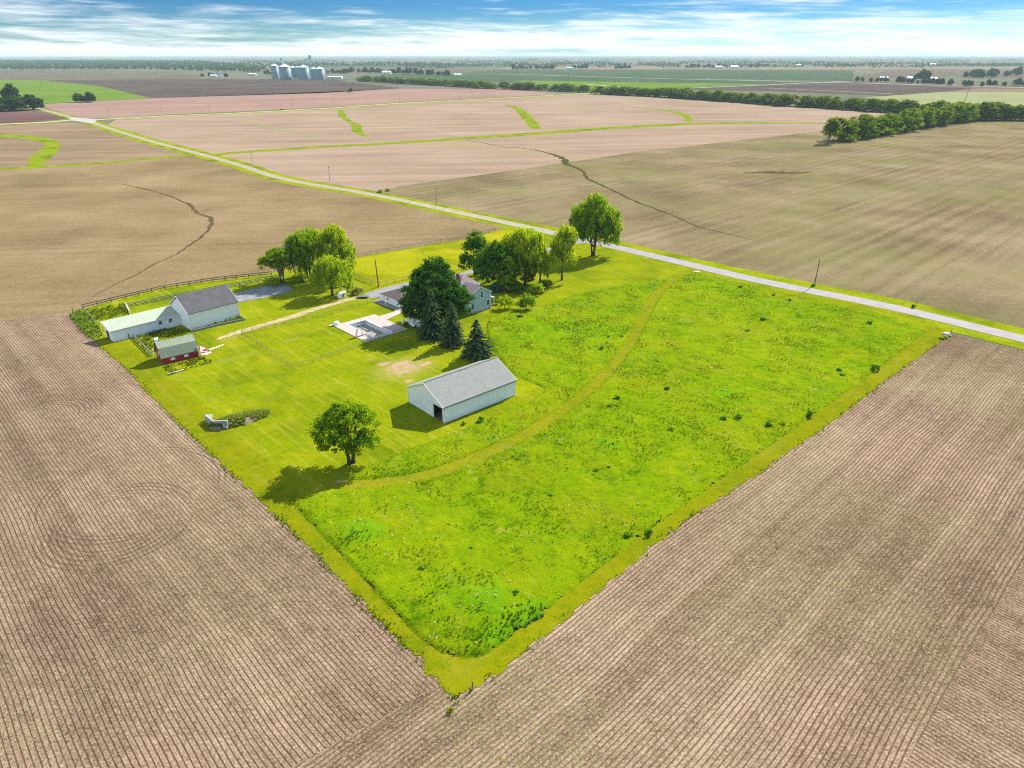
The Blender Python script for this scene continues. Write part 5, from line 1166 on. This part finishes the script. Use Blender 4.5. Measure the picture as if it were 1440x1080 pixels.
def mass(name, pixs, n, label, seed, hs=(12, 22), q=16):
    """a far wood that reads as one mass"""
    poly = [(p.x, p.y) for p in PL(pixs)]; r_ = np.random.default_rng(seed); xs = [p[0] for p in poly]; ys = [p[1] for p in poly]
    x = r_.uniform(min(xs), max(xs), n * 6); y = r_.uniform(min(ys), max(ys), n * 6); k = inside(x, y, poly); x, y = x[k][:n], y[k][:n]; n = len(x)
    h = r_.uniform(*hs, n); c = np.stack([x, y, h * .55], 1); k = np.repeat(np.arange(n), q); d = nrm(r_.normal(size=(len(k), 3))); d[:, 2] = np.abs(d[:, 2]) * 1.0 - .25
    rad = np.stack([h * .55, h * .55, h * .48], 1); pc = c[k] + d * rad[k] * r_.uniform(.6, 1.05, len(k))[:, None]
    nn = nrm(d + r_.normal(0, .4, d.shape)); axs = nrm(np.cross(nn, r_.normal(size=d.shape)))
    v, f, t = leaf_quads(pc, axs, nn, h[k] * r_.uniform(.35, .6, len(k)), h[k] * r_.uniform(.3, .5, len(k)), np.clip(np.repeat(r_.normal(.45, .25, n), q) + r_.normal(0, .1, len(k)), 0, 1))
    return tag(link(name, np_mesh(name, v, f, {'tint': t}), LM['far']), label, 'wood', kind='stuff')
mass('woods', [(-60, 99), (200, 99.5), (290, 101.5), (340, 104), (372, 104), (372, 97), (330, 93), (280, 87), (-60, 86)], 3600, 'broad dark wood stretching along the far left horizon', 1)
def scatter_lines(name, n, label, seed, yr, xr):
    r_ = random.Random(seed); pts = []
    for i in range(n):
        x, y = r_.uniform(*xr), yr[0] + (yr[1] - yr[0]) * r_.random() ** .6; p = P(x, y); m = r_.randint(3, 22); s = r_.choice((14, 20, 26)); a = r_.choice((0, 0, 0, .3, -.3))
        pts += [(p.x + (j - m / 2) * s * math.cos(a) + r_.gauss(0, 6), p.y + (j - m / 2) * s * math.sin(a) + r_.gauss(0, 14)) for j in range(m)]
    pts = np.array(pts); rr_ = np.random.default_rng(seed); n = len(pts); h = rr_.uniform(9, 21, n); q = 10; k = np.repeat(np.arange(n), q); d = nrm(rr_.normal(size=(n * q, 3))); d[:, 2] = np.abs(d[:, 2]) - .25
    pc = np.concatenate([pts, (h * .5)[:, None]], 1)[k] + d * (h * .5)[k][:, None]
    nn = nrm(d + rr_.normal(0, .4, d.shape)); axs = nrm(np.cross(nn, rr_.normal(size=d.shape)))
    v, f, t = leaf_quads(pc, axs, nn, h[k] * .5, h[k] * .45, np.clip(rr_.normal(.4, .2, n * q), 0, 1))
    tag(link(name, np_mesh(name, v, f, {'tint': t}), LM['far']), label, 'trees', kind='stuff')
scatter_lines('distant_trees', 280, 'scattered lines of tiny trees fading towards the horizon', 5, (81.5, 94.5), (-100, 1560))
scatter_lines('distant_trees', 36, 'thin tree lines across the far plain between the bins and the right farmstead', 6, (88, 97), (380, 1500))

# ------------------------------------------------------------------ grain bins
def grain_bin(px_, py_, wpx, hb_, label):
    p = P(px_, py_); sc_ = (P(px_ + wpx / 2, py_) - P(px_ - wpx / 2, py_)).length / 2
    root = empty('grain_bin', (p.x, p.y + sc_, 0), 0, label, 'grain bin', 'grain bins of the grain depot')
    MB().lathe([(sc_, 0.05), (sc_, hb_)], n=32).build('bin_wall', M_BIN, root, True)
    ap = hb_ + sc_ * .42
    MB().lathe([(sc_ * 1.03, hb_ - .1), (sc_ * .12, ap), (sc_ * .12, ap + 1.2), (.05, ap + 1.6)], n=32).build('bin_roof', M_BINR, root)
    MB().box(sc_ - .3, sc_ + .9, -.5, .5, 0, hb_).build('bin_ladder', M_LEG, root)
    return root
grain_bin(386.5, 111, 11, 40, 'tall pale grain bin at the far left of the bin group')
grain_bin(400, 112, 16.5, 38, 'largest pale grain bin, second from the left and in front')
grain_bin(412, 110, 10, 33, 'pale grain bin half hidden between the two big ones')
grain_bin(418.5, 110, 8, 34, 'narrow grain bin directly behind the middle big one')
grain_bin(426.5, 111.8, 15, 36, 'big grain bin standing in the middle of the bin group')
grain_bin(441, 111, 10, 30, 'shaded grain bin left of the last one on the right')
grain_bin(449, 111.8, 14, 31, 'lower grain bin at the right end of the bin group')
ev = P(436, 109.5); e_ = empty('grain_elevator', (ev.x, ev.y + 30, 0), 0, 'thin steel grain elevator tower rising behind the bins', 'elevator')
b = MB()
for x, y in ((-2.5, -2.5), (2.5, -2.5), (2.5, 2.5), (-2.5, 2.5)): b.box(x - .5, x + .5, y - .5, y + .5, 0, 64)
for z in range(4, 64, 6): b.box(-2.5, 2.5, -2.9, -2.5, z, z + .6); b.box(2.5, 2.9, -2.5, 2.5, z, z + .6)
b.build('tower', M_LEG, e_); MB().box(-4.5, 4.5, -4, 4, 64, 71).build('head_house', M_LEG, e_)
for (tx, tz) in ((-42, 43), (-75, 46), (18, 36)): MB().tube([(0, 0, 62), (tx, -6, tz)], 1.1, 6).build('spout', M_LEG, e_)
e2_ = empty('conveyor', (P(395, 109).x, P(395, 109).y + 30, 0), 0, 'small dark head of a conveyor above the left bins', 'conveyor')
b = MB()
for x in (-2, 2): b.box(x - .5, x + .5, -.5, .5, 0, 56)
b.build('tower', M_LEG, e2_); MB().box(-4, 4, -3, 3, 56, 62).build('head_house', M_LEG, e2_)

M_FARW = plain('far_white_walls', (0.52, 0.53, 0.53))
def simple_house(px_, py_, L, W, he, hr, rz, wallm, roofm, label, name='farm_building', cat='building', group=None):
    root = empty(name, P(px_, py_), rz, label, cat, group)
    b = MB(); b.poly([(0, 0, 0), (L, 0, 0), (L, 0, he), (0, 0, he)]); b.poly([(L, W, 0), (0, W, 0), (0, W, he), (L, W, he)])
    b.poly([(0, W, 0), (0, 0, 0), (0, 0, he), (0, W / 2, hr), (0, W, he)]); b.poly([(L, 0, 0), (L, W, 0), (L, W, he), (L, W / 2, hr), (L, 0, he)]); b.build('wall', wallm, root)
    s = (hr - he) / (W / 2); MB().prism(slab_profile([(-.5, he - .5 * s + .2), (W / 2, hr + .2), (W + .5, he - .5 * s + .2)], .19), -.5, L + .5).build('roof', roofm, root)
    panel('door', root, 0, 'y-', L * .3, L * .3 + 3, .05, min(3.2, he - .4), M_DARKIN, .06)
    return root
simple_house(461, 111, 46, 22, 6, 8.5, R(3), M_FARW, M_BINR, 'long low white building right of the grain bins')
simple_house(296, 108.8, 22, 14, 6, 9, R(10), M_FARW, M_BINR, 'small white farmhouse among dark trees left of the bins', 'farmhouse', 'house')
simple_house(306, 108.8, 16, 12, 5, 7.5, R(-8), M_TRIM, M_ROOFG, 'white shed right of the small white farmhouse')
simple_house(350, 106.2, 26, 14, 5, 8, R(5), M_FARW, M_BINR, 'white shed alone between the wood and the bins')
simple_house(-6, 152.5, 16, 10, 5, 8, R(8), M_CONC, M_BINR, 'grey roofed house hidden among the dark farmyard trees', 'farmhouse', 'house')
for (x, y, l, lab, rz) in ((639, 107.3, 26, 'white house at the right end of the far tree row', 5), (537, 104.6, 36, 'long white shed under the far tree row', 0), (797, 97.6, 34, 'white shed left of the middle clump beyond the highway', 4),
                     (1006, 96.4, 40, 'white shed at the distant farmstead', 0), (1028, 96.2, 44, 'white barn at the distant farmstead', 6), (1238, 112.2, 24, 'white farmhouse at the left of the right farmstead', -6), (1277, 112.6, 26, 'white shed in the middle of the right farmstead', 3),
                     (1309, 112.4, 22, 'white gabled barn at the right of the right farmstead', 8), (1385, 107.0, 34, 'pale roofed house in the wood behind the right farmstead', -4), (1120, 93.5, 36, 'pale distant barn right of the middle horizon', 3), (1308, 92, 40, 'white distant barn below the right horizon', 0)):
    simple_house(x, y, l, l * .6, l * .22, l * .36, R(rz), M_FARW, M_BINR, lab)
# highways far away
M_HWY = plain('far_highway', (0.40, 0.37, 0.32), .9, .1, .05)
ribbon('highway', PL([(380, 101.5), (560, 103), (720, 104.6), (800, 107), (945, 111), (1080, 114), (1300, 119.5), (1560, 127)]), 13, 0.3, M_HWY)
ribbon('far_road', PL([(820, 118), (900, 124.6), (935, 125.3), (1010, 122.3), (1080, 119.4), (1130, 117), (1200, 114)]), 9, 0.25, M_HWY)
ribbon('far_road', PL([(1080, 124), (1180, 128.5), (1260, 132.5)]), 5, 0.25, M_HWY)

# vehicles
def vehicle(loc, rz, body, label, name='pickup_truck', cat='truck', L=5.6, box=False, group=None):
    root = empty(name, loc, rz, label, cat, group); m = plain('paint_' + name, body, .35, .03, spec=.5)
    prof = [(-.5, .45), (.5, .45), (.5, .95), (.18, 1.05), (.08, 1.0), (-.5, 1.0)]
    MB().prism([(a * L, z) for a, z in prof], -.95, .95, axis='y').build('body', m, root)
    if box: MB().box(-L * .5, L * .22, -1.15, 1.15, 1.02, 3.6).build('cargo_box', M_TRIM, root)
    MB().prism([(a * L, z) for a, z in ((.02, 1.01), (.26, 1.06), (.17, 1.75), (.04, 1.8))] if not box else [(a * L, z) for a, z in ((.23, 1.06), (.44, 1.0), (.40, 2.2), (.23, 2.3))], -.85, .85, axis='y').build('cab', m if box else M_GLASS, root)
    for x in (-.32, .32):
        for y in (-.85, .85): b = MB(); b.tube([(x * L, y - .12, .38), (x * L, y + .12, .38)], .38, 12); b.build('wheel', M_RUBBER, root)
    return root
q = P(396, 154.6); vehicle((q.x, q.y, .1), R(6), (.05, .055, .07), 'dark pickup truck on the crossing road below the pink field', L=6.5)
for (x, y, bxd, lab, nm, ct_) in ((995, 112.2, True, 'white box truck on the far highway', 'box_truck', 'truck'), (889, 109.2, False, 'dark car in the middle of the far highway', 'car', 'car'), (827, 107.6, False, 'dark car at the left of the far highway', 'car', 'car'), (1016, 112.7, False, 'dark car right behind the white box truck on the far highway', 'car', 'car')):
    q = P(x, y); vehicle((q.x, q.y, .32), R(-12), (.7, .7, .7) if bxd else (.04, .045, .05), lab, nm, ct_, 8 if bxd else 6.0, bxd)

# utility poles
def pole(x, y, h, label, arm=2.4, lean=0.0, r=.17, group=None, rz=R(44), insul=True):
    root = empty('utility_pole', P(x, y), rz, label, 'utility pole', group); root.rotation_euler = (0, lean, rz)
    MB().tube([(0, 0, 0), (0, 0, h * .5), (0, 0, h)], [r, r * .85, r * .65], 8).build('pole', M_POLE, root)
    if arm:
        b = MB(); b.box(-arm / 2, arm / 2, -.2, -.09, h - .75, h - .6); b.build('crossarm', M_POLE, root)
        b = MB()
        for a in (-.45, 0, .45): b.tube([(a * arm, -.14, h - .6), (a * arm, -.14, h - .4)], .06, 6)
        b.build('insulator', M_STEEL, root)
    return root
pole(1145, 402, 9.6, 'tall bare utility pole beside the road right of the meadow', 0, .05, .20)
G1 = 'utility poles beside the farm road'; LB = 'thin utility pole on the far side of the tan farm road'
for (x, y, h) in ((613.7, 287.5, 9.2), (463.8, 255, 9.4), (355, 231, 9.4)): pole(x, y, h, LB, 1.8, .02, .15, G1)
G2 = 'utility poles below the pink field'; LB2 = 'thin utility pole along the crossing road below the pink field'
for (x, y) in ((153, 164), (228, 161), (295, 158.2), (412, 151.3), (467.5, 148), (516, 146.3), (562, 144), (604.5, 141.5), (646, 139.6), (684, 137.3), (754, 134.6), (786, 132.3)): pole(x, y, 11.5, LB2, 2.2, .03, .17, G2, R(90))
pole(799, 114.5, 20, 'tall far pole with a wide crossarm before the highway', 8, 0, .5, rz=R(0))
pole(931, 123.5, 20, 'dark far pole above the long hedgerow, right of the gap', 2, 0, .45, rz=0)
pole(1107, 133, 20, 'dark far pole above the middle of the long hedgerow', 2, .02, .45, rz=0)
pole(1355.5, 145, 21, 'thick leaning pole rising above the right hedgerow', 2, .12, .5, rz=0)
pole(532.5, 404, 10.2, 'stout grey pole at the paddock corner beside the drive', 0, -.05, .24)
pole(497, 410, 8, 'slim dark pole beside the light yellow green tree', 0, -.03, .11)
tb_ = empty('transformer', (*P(532.5, 404).to_2d(), 0), 0)
bpy.data.objects.remove(tb_)
def stake(x, y, h, r, label, m=M_WOOD, lean=.05):
    b = MB(); b.tube([(0, 0, 0), (lean * h, 0, h * .9), (lean * h * 1.1, 0, h)], [r, r, r * .6], 6); o = b.build('fence_post', m); o.location = P(x, y); return tag(o, label, 'post')
stake(664, 971, 1.6, .09, 'short dark corner post at the near tip of the grass lot', M_POLE)
stake(1335.5, 472, 2.0, .10, 'dark marker post at the right corner of the lot by the road', M_POLE)
stake(103, 441, 2.2, .12, 'lone wooden post at the field corner behind the long wing', M_POLE)
stake(216, 500, 2.2, .11, 'pale post at the end wall of the red coop', M_TRIM)
stake(1287, 432, 2.6, .08, 'short marker post on the far verge right of the tall pole', M_POLE, .12)
bush(1284, 433, 1.8, 1.1, 'deep', 'small dark weed clump at the marker post on the far verge', 41, nc=12)
bush(1144, 403, 1.6, .9, 'mid', 'low weeds round the foot of the tall roadside pole', 42, nc=12)
for i, (x, y) in enumerate(((545, 269), (535, 270.5))): bush(x, y, 4, 1.6, 'mid', ['larger', 'smaller'][i] + ' green weed clump on the field side of the tan road', 43 + i, nc=16)
mbx = empty('mailbox', P(907.5, 367.5), R(44), 'small white mailbox on a post on the lawn near the road', 'mailbox')
MB().box(-.06, .06, -.06, .06, 0, 1.1).build('post', M_WOOD, mbx)
b = MB(); pr_ = [(-.14, 1.1), (.14, 1.1), (.14, 1.25)] + [(.14 * math.cos(a), 1.25 + .14 * math.sin(a)) for a in (R(30), R(60), R(90), R(120), R(150))] + [(-.14, 1.25)]; b.prism(pr_, -.3, .35); b.build('box', M_TRIM, mbx)
def rock(x, y, s, label, seed):
    r_ = np.random.default_rng(seed); b = MB(); b.lathe([(s, 0), (s * 1.1, s * .3), (s * .8, s * .65), (s * .3, s * .8)], n=9); b.v = [(v[0] * r_.uniform(.8, 1.2), v[1] * r_.uniform(.8, 1.2), v[2] + .03) for v in b.v]
    o = b.build('rock', M_STONE); o.location = P(x, y); tag(o, label, 'rock')
rock(1331, 471.5, 1.1, 'pale boulder at the right corner of the lot by the road', 1)
bush(1326, 476, 2.6, .8, 'lime', 'bright weed clump below the pale boulder', 45, nc=14)

# ------------------------------------------------------------------ air
hz = MB(); hz.box(-GR * 1.02, GR * 1.02, -GR * 1.02, GR * 1.02, -1.1, 84.0); ho = hz.mesh('haze')
m, n = mat('haze_air')
pv = n.add('ShaderNodeVolumePrincipled', {'Color': (0.70, 0.89, 0.94), 'Density': 0.000045, 'Anisotropy': 0.0}); n.out(pv.outputs[0], 'Volume')
o = link('haze', ho, m); o['kind'] = 'stuff'
